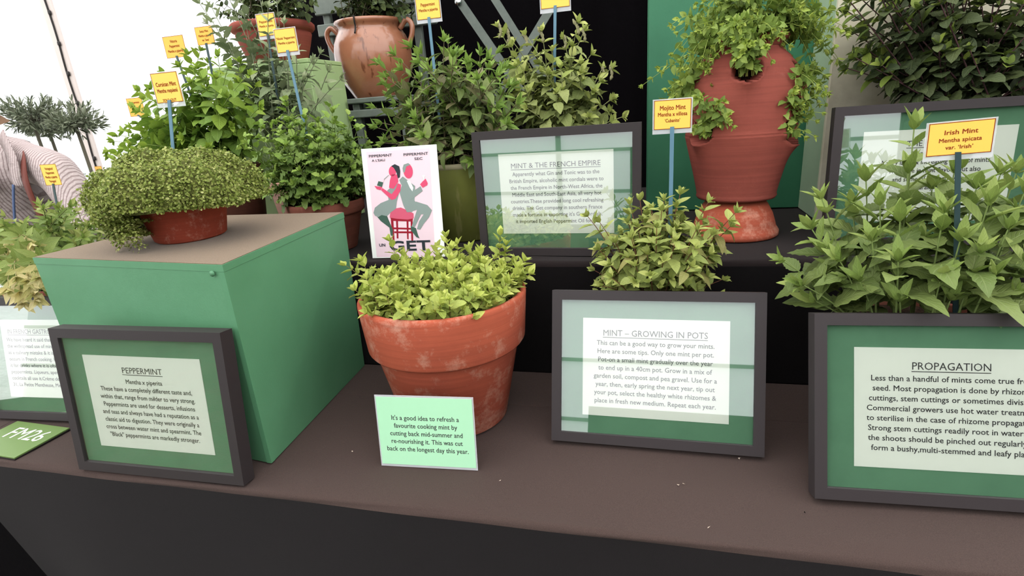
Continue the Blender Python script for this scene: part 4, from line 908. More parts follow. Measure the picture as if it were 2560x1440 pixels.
# --- strawberry pot with trailing mint
C9 = (.239, 1.611, Z2)
t = thing('strawberry_pot_mint', 'red terracotta strawberry pot on an upturned bowl with mint sprouting from its pockets', 'potted plant', C9, 'potted mints')
part('upturned_bowl', t, *lathe([(.113, .001), (.1165, .004), (.1165, .014), (.112, .022), (.109, .026), (.107, .034), (.098, .062), (.084, .088), (.07, .1025), (.03, .104)], 56, C9), M_terra, True, world=True)
prof = [(.09, .1045), (.101, .106), (.1045, .112), (.103, .118), (.107, .14), (.116, .18), (.126, .22), (.133, .25), (.1375, .27), (.1385, .274), (.1365, .277), (.1385, .2795), (.1365, .2825), (.137, .29), (.138, .32), (.137, .36), (.132, .4), (.122, .435), (.106, .462), (.092, .476), (.088, .484), (.092, .492), (.103, .5), (.106, .506), (.103, .512), (.095, .51), (.088, .495), (.085, .47), (.09, .44)]
pa = math.atan2(-C9[1], -C9[0])
pk = [(pa+.08, at_y(1872, 190, 1.49)[2]-Z2, .033, .036), (pa-.72, at_y(1770, 348, 1.52)[2]-Z2, .034, .05), (pa+1.12, at_y(1975, 345, 1.58)[2]-Z2, .034, .05), (pa-1.55, .385, .036, .045), (pa+1.5, .40, .036, .045), (pa+2.6, .3, .034, .05), (pa-2.6, .33, .034, .05)]
n = 168; zs = []
for i in range(len(prof)-1):
    (r0, z0), (r1, z1) = prof[i], prof[i+1]; m_ = max(1, int(abs(z1-z0)/.004))
    for k_ in range(m_): zs.append((r0+(r1-r0)*k_/m_, z0+(z1-z0)*k_/m_, i))
zs.append((*prof[-1], len(prof)-2)); V = []; Fc = []; MI = []
hole = np.zeros((len(zs), n), bool)
for j, (r0, z0, i) in enumerate(zs):
    for k_ in range(n):
        a = 2*math.pi*k_/n; rr = r0
        if i < 20:
            for (pa_, pz, hw, hh) in pk:
                u = ((a-pa_+math.pi) % (2*math.pi)-math.pi)*r0/hw; v = z0-(pz-.012+.45*hw*min(1.3, abs(u))**2)
                if abs(u) < 2.2:
                    if v <= 0: rr += .026*math.exp(-(u/.9)**2)*math.exp(v/.028)
                    elif v < hh:
                        q = (1-min(1, abs(u))**2)*(1-(v/hh)**2) if abs(u) < 1 else 0
                        if q > 0: rr -= .05*min(1, q*2.2); hole[j, k_] |= q > .04
                        rr += .012*math.exp(-((abs(u)-1)/.35)**2)*math.exp(-v/.02)
                    else: rr += .010*math.exp(-(u/1.)**2)*math.exp(-(v-hh)/.02)
        V.append((C9[0]+rr*math.cos(a), C9[1]+rr*math.sin(a), C9[2]+z0))
for j in range(len(zs)-1):
    for k_ in range(n):
        a, b = j*n+k_, j*n+(k_+1) % n; Fc.append((a, b, b+n, a+n)); MI.append(1 if hole[j, k_] and hole[j+1, k_] and hole[j, (k_+1) % n] else 0)
part('pot', t, V, Fc, [M_terrad, M_soil], True, midx=MI, world=True)
part('soil', t, *disc(.09, .485, C9), M_soil, True, world=True)
m1 = leaf_mat('trailing_mint_leaf', (126, 150, 66), (98, 124, 50), (150, 170, 82), vein=(156, 172, 92)); m2 = leaf_mat('young_trailing_leaf', (156, 174, 76), (134, 158, 64), (176, 188, 92))
shp = [leaf_shape(.62, 'mint', .25, c_, .03, 9, .1, 90+i) for i, c_ in enumerate((.3, .6, .1, .8))]+[leaf_shape(.55, 'mint', .45, 0, .02, 7, 0, 9), leaf_shape(.5, 'mint', .4, .2, .02, 7, 0, 10)]
ss = []; r = random.Random(99)
def tips(lst, b, sp_, yy, dy, up_):
    b = np.asarray(b)
    for px, py in lst:
        tp = at_y(px+r.uniform(-8, 8), py+r.uniform(-8, 8), yy+r.uniform(-dy, dy)); b0 = b+np.array([r.uniform(-sp_, sp_), r.uniform(-sp_, sp_)*.6, 0]); ss.append((b0, b0+np.array([(tp[0]-b0[0])*.4, (tp[1]-b0[1])*.5, up_+max(0, (tp[2]-b0[2])*.6)]), tp))
def pocket(i, out=.9): a, z = pk[i][0], pk[i][1]; return (C9[0]+math.cos(a)*.12*out, C9[1]+math.sin(a)*.12*out, C9[2]+z)
r2 = random.Random(5)
tips([(r2.uniform(1740, 2010), r2.uniform(-60, 90)) for _ in range(70)], (C9[0], C9[1], .81), .06, 1.6, .12, .05)
tips([(r2.uniform(1680, 1800), r2.uniform(40, 200)) for _ in range(34)], (C9[0]-.05, C9[1]-.02, .81), .03, 1.57, .08, .08)
tips([(r2.uniform(1940, 2110), r2.uniform(-20, 190)) for _ in range(42)], (C9[0]+.05, C9[1]-.02, .81), .03, 1.6, .08, .08)
tips([(r2.uniform(1830, 1930), r2.uniform(80, 150)) for _ in range(16)], pocket(0), .02, 1.44, .04, .03)
tips([(r2.uniform(1645, 1790), r2.uniform(150, 330)) for _ in range(34)], pocket(3), .02, 1.56, .08, .05)
tips([(r2.uniform(1735, 1830), r2.uniform(230, 350)) for _ in range(12)], pocket(1), .02, 1.45, .03, .04)
tips([(r2.uniform(1965, 2085), r2.uniform(170, 300)) for _ in range(30)], pocket(4), .02, 1.57, .08, .04)
tips([(r2.uniform(1960, 2060), r2.uniform(230, 340)) for _ in range(18)], pocket(2), .02, 1.5, .05, .04)
tips([(r2.uniform(1780, 1995), r2.uniform(60, 150)) for _ in range(26)], (C9[0], C9[1]-.07, .815), .05, 1.47, .03, .05)
tips([(1608, 215), (1660, 180), (2130, 20), (2120, 80)], (C9[0], C9[1], .8), .05, 1.58, .05, .06)
lv, sm = [], []; grow(ss, .029, lv, sm, 4, 4, 2, node=.022, t0=.2, ang=(1.35, .8), prof=(1., .95, .5), rad=.0009, side=.35, seed=73, tip=4, tipsize=.45, droop=.3, rnd=.4)
finish_plant(t, lv, sm, shp, [m1]*4+[m2]*2, (140, 156, 76))

# --- dark round leaved bush behind the right-hand frame
C10 = (.80, 1.632, Z2+.001)
t = thing('potted_mint', 'dark purple stemmed round leaved mint above the right hand frame', 'potted plant', C10, 'potted mints')
pot(t, flower_pot(.085, .112, .27, .01, .04), C10, M_terrab, .095, .25)
m1 = leaf_mat('dark_round_leaf', (70, 82, 50), (48, 60, 36), (90, 100, 60), vein=(104, 116, 78), rough=.55, transl=.15); m2 = leaf_mat('mid_round_leaf', (112, 132, 58), (86, 104, 48), (138, 152, 66), transl=.2)
shp = [leaf_shape(.72, 'round', .2, c_, .02, 9, .1, 100+i) for i, c_ in enumerate((.3, .6, .1, .8))]+[leaf_shape(.66, 'round', .4, .1, .02, 7, 0, 9), leaf_shape(.7, 'round', .3, .3, .02, 7, 0, 10)]
ss = []; b0c = np.array([C10[0], C10[1], .572]); r = random.Random(111)
for i in range(105):
    px = 2120+(i*0.618 % 1)*540; py = r.uniform(-130, 205)+max(0, (2200-px))*.3
    tp = at_y(px, py, 1.63+r.uniform(-.11, .09)); b0 = b0c+np.array([r.uniform(-.09, .09), r.uniform(-.08, .06), 0]); ss.append((b0, b0+(tp-b0)*np.array([.45, .35, .5]), tp))
lv, sm = [], []; grow(ss, .048, lv, sm, 4, 4, 2, node=.032, t0=.12, ang=(1.4, .9), prof=(.75, 1.05, .7), rad=.002, side=.2, seed=83, tip=4, tipsize=.55, droop=.4)
finish_plant(t, lv, sm, shp, [m1]*4+[m2, m1], (70, 44, 46))

# --- left foreground: green and variegated peppermint
C11 = (-1.97, 1.37, .003)
t = thing('potted_mint', 'dense green mint in front of the person in the striped shirt', 'potted plant', C11, 'potted mints')
pot(t, flower_pot(.11, .16, .25, .012, .05), C11, M_terrab, .145, .235)
m1 = leaf_mat('fresh_mint_leaf', (118, 140, 66), (92, 114, 50), (142, 158, 80)); m2 = leaf_mat('cream_marked_leaf', (150, 160, 88), (118, 136, 66), (172, 176, 110), edge=((226, 218, 170), 1.05))
shp = [leaf_shape(.38, 'lance', .25, c_, .03, 9, .05, 110+i) for i, c_ in enumerate((.35, .6, .15, .8))]+[leaf_shape(.38, 'lance', .45, 0, .02, 7, 0, 9), leaf_shape(.4, 'lance', .4, .2, .02, 7, 0, 10)]
ss = []; b0c = np.array([C11[0], C11[1], .24]); r = random.Random(121)
for i in range(70):
    px = r.uniform(-60, 265); py = r.uniform(535, 625)-(18 if 80 < px < 200 else 0)+(25 if px > 200 else 0)
    tp = at_y(px, py, 1.38+r.uniform(-.16, .12)); b0 = b0c+np.array([r.uniform(-.12, .12), r.uniform(-.1, .1), 0]); ss.append((b0, b0+(tp-b0)*np.array([.35, .35, .55]), tp))
ss = clear_stems(ss, lambda p: False, ((0, 0, 0), (0, 0, 0)))
lv, sm = [], []; grow(ss, .06, lv, sm, 4, 4, 2, node=.03, t0=.3, ang=(1.3, .7), prof=(.85, 1.0, .55), rad=.0016, side=.2, seed=93, tip=4, tipsize=.5, droop=.3)
finish_plant(t, lv, sm, shp, [m1]*4+[m1, m2], (104, 110, 62))
C12 = (-1.72, 1.16, .003)
t = thing('potted_mint', 'variegated cream and green peppermint spilling over the French gastronomy frame', 'potted plant', C12, 'potted mints')
pot(t, flower_pot(.075, .1, .24, .012, .04), C12, M_terrab, .088, .225)
m1 = leaf_mat('variegated_leaf', (128, 144, 76), (104, 122, 58), (150, 160, 92), edge=((224, 212, 160), 1.02)); m2 = leaf_mat('cream_leaf', (214, 200, 142), (170, 172, 104), (228, 214, 168))
shp = [leaf_shape(.36, 'lance', .25, c_, .03, 9, .05, 120+i) for i, c_ in enumerate((.35, .6, .15, .8))]+[leaf_shape(.36, 'lance', .45, 0, .02, 7, 0, 9), leaf_shape(.4, 'lance', .4, .2, .02, 7, 0, 10)]
ss = []; b0c = np.array([C12[0], C12[1], .23]); r = random.Random(131)
for px, py, y in [(45, 615, 1.1), (75, 605, 1.08), (90, 640, 1.06), (60, 650, 1.05), (30, 640, 1.1), (95, 690, 1.02), (70, 700, 1.0), (40, 690, 1.02), (85, 730, .98), (60, 755, .975), (95, 745, .98), (10, 680, 1.05), (20, 720, 1.02), (110, 670, 1.05), (0, 640, 1.1), (-30, 660, 1.1), (50, 730, 1.0), (80, 660, 1.08), (30, 605, 1.15), (-20, 620, 1.15)]:
    tp = at_y(px, py, y if py < 690 else .925); b0 = b0c+np.array([r.uniform(-.07, .07), r.uniform(-.07, .07), 0]); ss.append((b0, np.array([(b0[0]+tp[0])/2, (b0[1]+tp[1])/2, max(b0[2], tp[2])+.09]), tp))
sol12 = lambda p: in_frame('IN FRENCH GASTRONOMY', p)
ss = clear_stems(ss, sol12, ((0, -.004, .025), (0, 0, .002)))
lv, sm = [], []; grow(ss, .052, lv, sm, 4, 4, 2, node=.028, t0=.25, ang=(1.2, .7), prof=(.85, 1.0, .7), rad=.0014, side=.15, seed=103, tip=5, tipsize=.7, droop=.3)
finish_plant(t, lv, sm, shp, [m1]*4+[m2, m2], (150, 140, 92), solid=sol12)

# ------------------------------------------------------------------ upper left: pots on box and chair
CY = 2.255; gx = at_y(949, 245, CY); SZ = float(gx[2])
ch = thing('slatted_chair', 'grey green slatted folding chair holding the brown glazed pot', 'chair', (gx[0], CY+.05, Z2))
x0, x1 = at_y(800, 60, 2.46)[0], at_y(1090, 60, 2.46)[0]
for i in range(5): yy = CY-.19+.084*i; part('seat_slat', ch, *bbox(pbx+.012, x1-.02, yy, yy+.07, SZ-.02, SZ-.001, .003), M_grey, world=True)
part('seat_rail', ch, *bbox(pbx+.012, x1-.02, CY-.19, CY-.17, SZ-.075, SZ-.045, .003), M_grey, world=True)
for z0, z1 in ((at_y(940, 78, 2.46)[2], at_y(940, 46, 2.46)[2]), (at_y(940, 22, 2.46)[2], at_y(940, -20, 2.46)[2])): part('back_slat', ch, *bbox(x0-.01, x1+.01, 2.445, 2.462, z0, z1, .004), M_grey, world=True)
for x in (at_y(825, 90, 2.47)[0], at_y(1047, 90, 2.47)[0]): part('back_post', ch, *bbox(x-.018, x+.018, 2.463, 2.49, Z2+.002, 1.36, .004), M_grey, world=True)
for x in (pbx+.02, x1-.055): part('front_leg', ch, *bbox(x, x+.03, CY-.165, CY-.135, Z2+.001, SZ-.021, .003), M_grey, world=True)
for x in (pbx+.02, x1-.055): part('side_rail', ch, *bbox(x, x+.025, CY-.13, 2.462, SZ-.05, SZ-.021, .003), M_grey, world=True)
G = (gx[0], CY, SZ)
t = thing('glazed_jar_plant', 'brown salt glazed two handled jar with a dark bushy plant on the chair', 'potted plant', G)
hh = at_y(940, 48, CY)[2]-SZ-.005; R_ = (at_y(1018, 130, CY)[0]-at_y(842, 130, CY)[0])/2
pf = [(.60, 0), (.63, .015), (.70, .08), (.84, .2), (.95, .34), (1., .48), (.995, .6), (.96, .72), (.89, .81), (.83, .86), (.80, .9), (.84, .93), (.88, .955), (.89, .98), (.87, 1.), (.82, 1.), (.78, .97), (.76, .9), (.8, .8)]
part('jar', t, *lathe([(a*R_, b*hh) for a, b in pf], 56, G), M_glaze, True, world=True)
for s in (-1, 1):
    hp = [(G[0]+s*R_*.86, CY-.01, SZ+hh*.86), (G[0]+s*R_*1.06, CY-.012, SZ+hh*.96), (G[0]+s*R_*1.2, CY-.014, SZ+hh*.9), (G[0]+s*R_*1.18, CY-.014, SZ+hh*.78), (G[0]+s*R_*1.06, CY-.012, SZ+hh*.66), (G[0]+s*R_*.96, CY-.01, SZ+hh*.62)]
    part('handle', t, *tube(catmull(hp, 5), .0105, 8), M_glaze, True, world=True)
part('soil', t, *disc(R_*.76, hh*.93, G), M_soil, True, world=True)
wp = [(G[0]+.01, CY-R_*.9, SZ+hh*1.01), (G[0]+.01, CY-R_*.905, SZ+hh*.95), (G[0]+.008, CY-R_*.87, SZ+hh*.88), (G[0]+.008, CY-R_*.94, SZ+hh*.8)]
part('wire', t, *tube(catmull(wp, 4), .0035, 6), M_wire, True, world=True)
md = leaf_mat('dark_bush_leaf', (72, 86, 46), (48, 62, 34), (96, 110, 60), transl=.15)
shp = [leaf_shape(.6, 'round', .25, c_, 0, 7, .1, 140+i) for i, c_ in enumerate((.3, .6, .1))]
ss = []; r = random.Random(141)
for i in range(60):
    tp = at_y(r.uniform(805, 1045), r.uniform(-160, 45), CY+r.uniform(-.13, .1)); b0 = np.array([G[0]+r.uniform(-.1, .1), CY+r.uniform(-.1, .1), SZ+hh*.94]); ss.append((b0, b0+(tp-b0)*np.array([.5, .5, .5])+np.array([0, 0, .03]), tp))
lv, sm = [], []; grow(ss, .034, lv, sm, 3, 0, 3, node=.026, t0=.2, ang=(1.3, .8), prof=(1, 1, .7), rad=.0014, seed=143, droop=.5, side=.3)
finish_plant(t, lv, sm, shp, [md]*3, (70, 60, 40))
T0 = tuple(np.array([at_y(697, 148, PBY+.125)[0], PBY+.125, pbz+.001]))
t = thing('potted_shrub', 'wide rimmed terracotta pot with a dark shrub on the pale green box', 'potted plant', T0)
Rr = (at_y(792, 65, T0[1])[0]-at_y(590, 65, T0[1])[0])/2*.88; hT = (at_y(697, 45, T0[1])[2]-pbz)*.88
pf = [(.66, 0), (.69, .02), (.84, .5), (.9, .72), (.88, .78), (.95, .8), (1., .86), (1., .95), (.95, 1.), (.88, .98), (.84, .9), (.8, .7)]
part('pot', t, *lathe([(a*Rr, b*hT) for a, b in pf], 56, T0), M_terrad, True, world=True); part('soil', t, *disc(Rr*.83, hT*.88, T0), M_soil, True, world=True)
ss = []
for i in range(50):
    tp = at_y(r.uniform(540, 810), r.uniform(-170, 40), T0[1]+r.uniform(-.12, .1)); b0 = np.array([T0[0]+r.uniform(-.1, .1), T0[1]+r.uniform(-.1, .1), T0[2]+hT*.9]); ss.append((b0, b0+(tp-b0)*np.array([.5, .5, .5]), tp))
lv, sm = [], []; grow(ss, .032, lv, sm, 3, 0, 3, node=.024, t0=.2, ang=(1.2, .8), prof=(1, 1, .7), rad=.0014, seed=153, droop=.3, side=.3)
finish_plant(t, lv, sm, shp, [md]*3, (70, 60, 40))
# folding stand of crossed bars
fs = thing('folding_stand', 'folded grey metal stand of crossed flat bars before the black backdrop', 'stand', (-.5, 2.42, Z2))
def bar(name, p, q, w_, y, th=.008):
    a, b = at_y(*p, y), at_y(*q, y); d = unit(b-a); n_ = unit(np.cross(d, [0, 1, 0]))*w_/2; V = []
    for yy in (0, th):
        for e in (a-n_, a+n_, b+n_, b-n_): V.append(e+np.array([0, yy, 0]))
    return part(name, fs, V, [(0, 1, 2, 3), (7, 6, 5, 4), (0, 4, 5, 1), (1, 5, 6, 2), (2, 6, 7, 3), (3, 7, 4, 0)], M_grey, world=True)
a = bar('cross_bar', (1143, -5), (1345, 290), .034, 2.40); bar('cross_bar', (1425, -60), (1230, 265), .034, 2.42); bar('cross_bar', (1200, -60), (1420, 290), .03, 2.44)
for px, py in ((1147, 6),): c = at_y(px, py, 2.40); part('bolt', fs, *tube([c, c+np.array([0, -.012, 0])], .014, 10), M_steel, True, world=True)
for p_ in ((1225, 640), (1430, 640)):
    c = at_y(p_[0], 290, 2.42); part('foot_bar', fs, *bbox(c[0]-.015, c[0]+.015, 2.41, 2.43, Z2+.001, c[2]+.02, .003), M_grey, world=True)

# ------------------------------------------------------------------ background left: person, olive trees, rosemary
def olive(px, py, y, rx, rz, label, seed):
    c = at_y(px, py, y); r = random.Random(seed)
    t = thing('olive_tree', label, 'tree', (c[0]+.02, y, GZ), 'small standard olive trees'); b0 = np.array([c[0]+.02, y, GZ+.25])
    part('pot', t, *lathe(flower_pot(.1, .14, .26, .012, .05), 32, (c[0]+.02, y, GZ+.001)), M_blackp, True, world=True)
    stem = catmull([b0, b0+(c-b0)*.4+np.array([.012, 0, 0]), c-np.array([0, 0, rz*.4]), c], 5); part('trunk', t, *tube(stem, list(np.linspace(.013, .008, len(stem))), 8), mat('olive_bark', (96, 92, 80), .9, .1) if 'olive_bark' not in MATS else MATS['olive_bark'], True, world=True)
    ml = MATS.get('olive_leaf') or leaf_mat('olive_leaf', (104, 112, 88), (70, 80, 60), (140, 146, 122), rough=.5, transl=.1)
    shp = [leaf_shape(.2, 'needle', .2, c_, 0, 5, 0, i) for i, c_ in enumerate((.1, .3, -.1))]; ss = []
    for i in range(70):
        d = unit([r.gauss(0, 1), r.gauss(0, 1), r.gauss(.15, .8)]); tp = c+d*np.array([rx, rx*.8, rz])*r.uniform(.75, 1.1)
        b = c+np.array([0, 0, -rz*.4]); ss.append((b, b+(tp-b)*np.array([.55, .55, .3]), tp))
    lv, sm = [], []; grow(ss, .058, lv, sm, 3, 0, 3, node=.022, t0=.35, ang=(.9, .5), prof=(.9, 1, .8), rad=.0018, seed=seed, side=.1, tip=2, tipsize=.8)
    finish_plant(t, lv, sm, shp, [ml]*3, (90, 88, 72), maxparts=0)
olive(75, 285, 2.9, .18, .11, 'small olive tree with a clipped head behind the person', 201)
olive(185, 300, 2.9, .16, .105, 'small olive tree with the thickest bare trunk beside the laced seam', 202)
olive(118, 315, 3.15, .14, .09, 'small olive tree standing between two others behind', 203)
RX = at_y(255, 560, 2.2); NZ = .1
nt = thing('nursery_bench', 'low black bench carrying the rosemary pots', 'bench', (RX[0]+.2, 2.25, GZ))
part('bench_top', nt, *bbox(RX[0]-.2, RX[0]+.85, 2.2, 2.6, NZ-.03, NZ, .004), M_dblack, world=True)
for x in (RX[0]-.15, RX[0]+.65): part('leg', nt, *box(x, x+.04, 2.4, 2.44, GZ, NZ-.031), M_dblack, world=True)
mr = leaf_mat('rosemary_needle', (92, 108, 82), (66, 82, 60), (122, 136, 108), transl=.1); shp = [leaf_shape(.14, 'needle', .2, c_, 0, 4, 0, i) for i, c_ in enumerate((.1, .3, -.1))]
for k_, (px, y, nm) in enumerate(((232, 2.36, 'upright rosemary in a black plastic pot behind the domed mint'), (372, 2.46, 'second rosemary in a black plastic pot mostly behind the domed mint'))):
    c = at_y(px, 560, y); c[2] = NZ+.001; t = thing('potted_rosemary', nm, 'potted plant', c, 'rosemary pots')
    pot(t, [(.07, 0), (.073, .004), (.088, .12), (.095, .122), (.096, .135), (.09, .136), (.086, .12), (.08, .06)], tuple(c), M_blackp, .085, .118)
    ss = []; r = random.Random(300+k_)
    for i in range(26):
        a = r.uniform(0, 6.28); q = r.uniform(0, .07); b0 = np.array([c[0]+q*math.cos(a), c[1]+q*math.sin(a), NZ+.12]); tp = b0+np.array([math.cos(a)*r.uniform(.02, .1), math.sin(a)*r.uniform(.02, .08), r.uniform(.12, .34)]); ss.append((b0, b0+(tp-b0)*np.array([.7, .7, .4]), tp))
    lv, sm = [], []; grow(ss, .03, lv, sm, 3, 0, 3, node=.012, t0=.15, ang=(1.1, .6), prof=(.9, 1, .6), rad=.0014, seed=310+k_, side=0, tip=4, tipsize=.6, nodes_max=20)
    finish_plant(t, lv, sm, shp, [mr]*3, (84, 80, 60), maxparts=0)

# person in a striped shirt
def skin_mesh(name, joints, edges, parent, m, root=0, sub=2, world0=(0, 0, 0)):
    me = bpy.data.meshes.new(name); V = [tuple(np.asarray(j[0])-np.asarray(world0)) for j in joints]; me.from_pydata(V, edges, [])
    o = bpy.data.objects.new(name, me); COL.objects.link(o); md_ = o.modifiers.new('s', 'SKIN'); md_.use_smooth_shade = True; sb = o.modifiers.new('u', 'SUBSURF'); sb.levels = sub; sb.render_levels = sub
    for i, j in enumerate(joints):
        sv = me.skin_vertices[0].data[i]; rr = j[1] if isinstance(j[1], tuple) else (j[1], j[1]); sv.radius = rr; sv.use_root = (i == root)
    dg = bpy.context.evaluated_depsgraph_get(); nm = bpy.data.meshes.new_from_object(o.evaluated_get(dg)); bpy.data.objects.remove(o); bpy.data.meshes.remove(me)
    nm.name = name; nm.materials.clear(); nm.materials.append(m); nm.polygons.foreach_set('use_smooth', np.ones(len(nm.polygons), dtype=bool))
    ob = link(name, nm, parent); return ob
PY = 1.8
neck = at_y(-25, 385, PY); shR = at_y(150, 428, PY-.02); shL = neck+(neck-shR)*np.array([1, -.4, 1])*.95; elR = at_y(228, 570, PY-.1); wrR = elR+np.array([.03, -.16, -.14])
head = at_y(-112, 285, PY-.06); chest = neck+np.array([.0, .05, -.2]); pel = neck+np.array([-.06, .18, -.55]); elL = shL+np.array([-.12, -.05, -.26]); wrL = elL+np.array([.1, -.2, -.08])
P0 = np.array([pel[0], pel[1], GZ]); pn = thing('person', 'person in a pinkish striped shirt with blue lanyard and brown strap', 'person', P0)
M_skinp = mat('skin', (206, 148, 122), .6, .3, var=(30, (196, 130, 108), .4, .7)); M_hair = mat('brown_hair', (112, 84, 62), .7, .3, bump=(120, .6, .004))
def shirt_mat():
    t = NT('striped_shirt'); p = t.p; p.inputs['Roughness'].default_value = .85; p.inputs['Specular IOR Level'].default_value = .15
    tc = t.add('ShaderNodeTexCoord'); wv = t.add('ShaderNodeTexWave', bands_direction='X'); wv.inputs['Scale'].default_value = 26; wv.inputs['Distortion'].default_value = 1.2; wv.inputs['Detail'].default_value = 1; t.l(tc.outputs['Object'], wv.inputs[0])
    t.l(t.ramp(wv.outputs[0], [(.55, lin((178, 164, 162))), (.85, lin((140, 124, 123)))]), p.inputs['Base Color']); t.bump(t.noise(14, 4, .6), .8, .02); return t.m
M_shirt = shirt_mat(); M_trous = mat('dark_trousers', (48, 46, 52), .9, .1); M_strapb = mat('brown_leather_strap', (104, 50, 40), .6, .3); M_lany = mat('blue_lanyard', (72, 88, 122), .7, .2)
hipR, hipL = pel+np.array([.09, 0, -.05]), pel+np.array([-.09, 0, -.05]); gz = GZ+.03
J = [(pel, (.12, .09)), (chest+np.array([0, .03, -.12]), (.11, .085)), (chest, (.115, .085)), (neck+np.array([0, .03, -.05]), (.07, .06)), (neck+(head-neck)*.4, (.055, .055)), (head+np.array([0, 0, -.05]), (.065, .08)), (head+np.array([0, .01, .06]), (.078, .09)), (head+np.array([0, .01, .11]), (.05, .06)),
     (shR, .058), (elR, .04), (wrR, .028), (wrR+unit(wrR-elR)*.07, (.035, .016)), (shL, .058), (elL, .04), (wrL, .028), (wrL+unit(wrL-elL)*.07, (.035, .016)),
     (hipR, .085), (np.array([hipR[0]+.01, hipR[1]-.03, GZ+.46]), .055), (np.array([hipR[0]+.01, hipR[1]+.01, GZ+.08]), .038), (np.array([hipR[0]+.02, hipR[1]-.14, gz]), (.04, .025)),
     (hipL, .085), (np.array([hipL[0]-.01, hipL[1]-.03, GZ+.46]), .055), (np.array([hipL[0]-.01, hipL[1]+.01, GZ+.08]), .038), (np.array([hipL[0]-.02, hipL[1]-.14, gz]), (.04, .025))]
E = [(0, 1), (1, 2), (2, 3), (3, 4), (4, 5), (5, 6), (6, 7), (3, 8), (8, 9), (9, 10), (10, 11), (3, 12), (12, 13), (13, 14), (14, 15), (0, 16), (16, 17), (17, 18), (18, 19), (0, 20), (20, 21), (21, 22), (22, 23)]
for wr, el, base in ((wrR, elR, 11), (wrL, elL, 15)):   # five fingers
    d = unit(wr-el); sd = unit(np.cross(d, [0, 0, 1])); dn = np.array([0, 0, -1.])
    pm = wr+d*.07
    for kf, (off, ln_) in enumerate(((-.03, .055), (-.01, .068), (.01, .064), (.028, .05))):
        a = pm+sd*off+d*.015; n_ = len(J); J += [(a, .0095), (a+d*ln_*.5+dn*.006, .0085), (a+d*ln_*.9+dn*.022, .007)]; E += [(base, n_), (n_, n_+1), (n_+1, n_+2)]
    a = wr+d*.03-sd*.035; n_ = len(J); J += [(a, .011), (a+d*.03-sd*.02+dn*.01, .009), (a+d*.055-sd*.022+dn*.02, .008)]; E += [(base-1, n_), (n_, n_+1), (n_+1, n_+2)]
body_o = skin_mesh('body', J, E, pn, M_skinp, 0, 2, P0)
ins = .022
Js = [(pel+np.array([0, 0, -.04]), (.165, .125)), (chest+np.array([0, .03, -.12]), (.185, .15)), (chest+np.array([0, 0, .0]), (.19, .15)), (neck+np.array([0, .02, -.06]), (.135, .105)), (neck+np.array([0, .015, .0]), (.078, .075)), (shR+np.array([-.01, 0, 0]), .088), ((shR+elR)/2, .074), (elR, .066), (elR+(wrR-elR)*.8, .052), (shL+np.array([.01, 0, 0]), .088), ((shL+elL)/2, .074), (elL, .066), (elL+(wrL-elL)*.8, .052), (neck+(shR-neck)*.5+np.array([0, .01, .0]), .088), (neck+(shL-neck)*.5+np.array([0, .01, .0]), .088)]
shirt_o = skin_mesh('shirt', Js, [(0, 1), (1, 2), (2, 3), (3, 4), (3, 13), (13, 5), (5, 6), (6, 7), (7, 8), (3, 14), (14, 9), (9, 10), (10, 11), (11, 12)], pn, M_shirt, 0, 2, P0)
Jt = [(pel+np.array([0, 0, .02]), (.16, .12)), (hipR, .105), (J[17][0], .08), (J[18][0]+np.array([0, 0, .02]), .062), (hipL, .105), (J[21][0], .08), (J[22][0]+np.array([0, 0, .02]), .062)]
skin_mesh('trousers', Jt, [(0, 1), (1, 2), (2, 3), (0, 4), (4, 5), (5, 6)], pn, M_trous, 0, 2, P0)
hd = head-P0
Jh = [(head+np.array([0, .03, .02]), (.085, .088)), (head+np.array([0, .03, .09]), (.08, .08)), (head+np.array([.0, .05, -.05]), (.07, .06))]
skin_mesh('hair', Jh, [(0, 1), (0, 2)], pn, M_hair, 0, 2, P0)
# face: eyes, nose, mouth, ear on the side turned to the display
M_eye = mat('eye', (60, 50, 44), .3, .5); M_lip = mat('lips', (176, 96, 90), .6, .3)
for s in (-1, 1): part('eye', body_o, *lathe([(.004, -.008), (.009, -.004), (.0105, 0), (.009, .004), (.004, .008)], 10, tuple(hd+np.array([s*.032, -.082, .01])), True, True), M_eye, True)
part('nose', body_o, *tube([hd+np.array([0, -.082, .012]), hd+np.array([0, -.1, -.022]), hd+np.array([0, -.09, -.032])], [.008, .015, .01], 8), M_skinp, True)
part('mouth', body_o, *tube([hd+np.array([-.026, -.076, -.06]), hd+np.array([0, -.085, -.058]), hd+np.array([.026, -.076, -.06])], [.003, .007, .003], 8), M_lip, True)
for s in (-1, 1): part('ear', body_o, *lathe([(.003, -.028), (.013, -.015), (.016, .005), (.013, .022), (.003, .03)], 10, tuple(hd+np.array([s*.08, .0, -.01])), True, True), M_skinp, True)
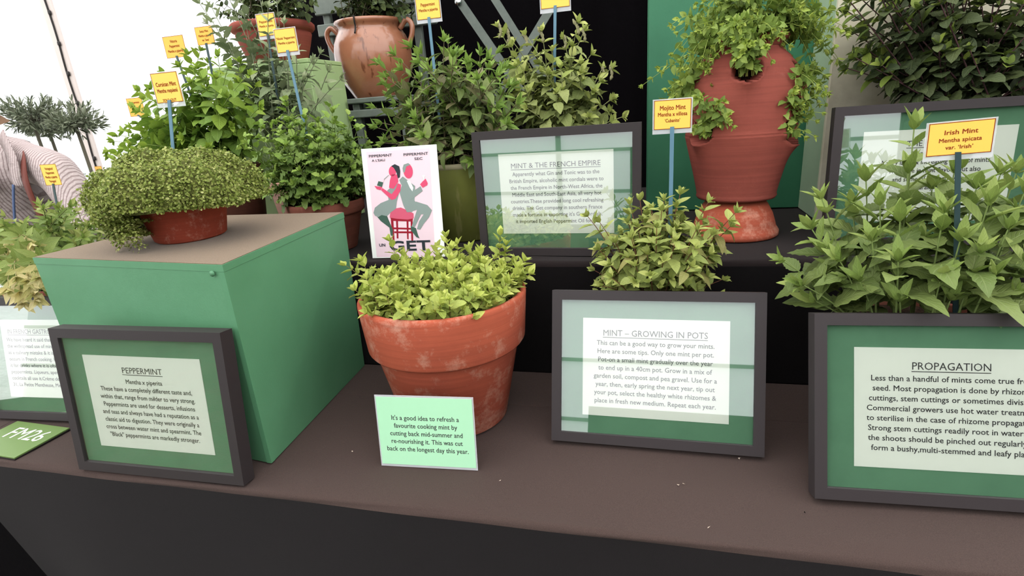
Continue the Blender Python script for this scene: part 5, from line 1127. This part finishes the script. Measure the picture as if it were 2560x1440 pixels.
# collar, strap and lanyard as thin bands on the chest
def band(name, pts, w_, m, up_=(0, 0, 1), th=.004):
    pts = catmull(pts, 6); V = []; Fc = []
    for i, p in enumerate(pts):
        tt = unit(pts[min(i+1, len(pts)-1)]-pts[max(0, i-1)]); nn = np.array([0, -1., .15]); sd = unit(np.cross(tt, nn))*w_/2
        V += [p-sd-P0, p+sd-P0, p+sd+np.array([0, th, 0])-P0, p-sd+np.array([0, th, 0])-P0]
    for i in range(len(pts)-1):
        for k_ in range(4): a = i*4+k_; b = i*4+(k_+1) % 4; Fc.append((a, b, b+4, a+4))
    Fc += [(3, 2, 1, 0), tuple(len(V)-4+k_ for k_ in range(4))]; part(name, shirt_o if name == 'collar' else pn, V, Fc, m, True)
def chest_pt(px, py, dy=0): return at_y(px, py, PY-.115+dy)
band('collar', [chest_pt(0, 335, .06), chest_pt(28, 395, .01), chest_pt(38, 440, -.01), chest_pt(46, 466, -.01)], .05, M_shirt)
band('collar', [chest_pt(-75, 350, .06), chest_pt(-40, 430, 0), chest_pt(-10, 480, -.01)], .05, M_shirt)
band('bag_strap', [at_y(60, 385, PY+.0), at_y(56, 392, PY-.085), chest_pt(62, 450, -.012), chest_pt(85, 510, -.012), chest_pt(110, 560, 0)], .03, M_strapb)
band('lanyard', [chest_pt(32, 462, -.012), chest_pt(33, 510, -.015), chest_pt(38, 590, -.012)], .011, M_lany)

# ------------------------------------------------------------------ crumbs on the cloth
for i, (px, py) in enumerate(((880, 1129), (1051, 1112), (1695, 1213), (1710, 1210), (1772, 1318), (1848, 1146), (1250, 1201), (2014, 1280))):
    c = on_z(px, py, .0025); r = random.Random(i); V = [c+np.array([r.uniform(-.003, .003), r.uniform(-.003, .003), r.uniform(-.001, .0015)]) for _ in range(6)]
    o = thing('plant_crumb', ('pale crumb on the felt right of the bright green plinth', 'pale speck lying between green plinth and mint green note', 'flat pale crumb on the felt below the growing in pots frame', 'pale crumb close beside the flat one below the frame', 'largest pale crumb near the front edge of the felt', 'pale flake touching the bottom corner of the growing in pots frame', 'tiny pale crumb just below the mint green note')[i] if i < 7 else 'black crumb beside the propagation frame', 'crumb', c, 'crumbs on the felt cloth')
    part('flake', o, np.array(V), [(0, 1, 2), (0, 2, 3), (1, 4, 2), (3, 2, 5), (0, 3, 1), (4, 5, 2), (1, 3, 5, 4)], MATS.get('crumb') or mat('crumb', (196, 180, 164), .9, .1), world=True) if i < 7 else part('flake', o, np.array(V), [(0, 1, 2), (0, 2, 3), (1, 4, 2), (3, 2, 5), (0, 3, 1), (4, 5, 2), (1, 3, 5, 4)], M_dblack, world=True)
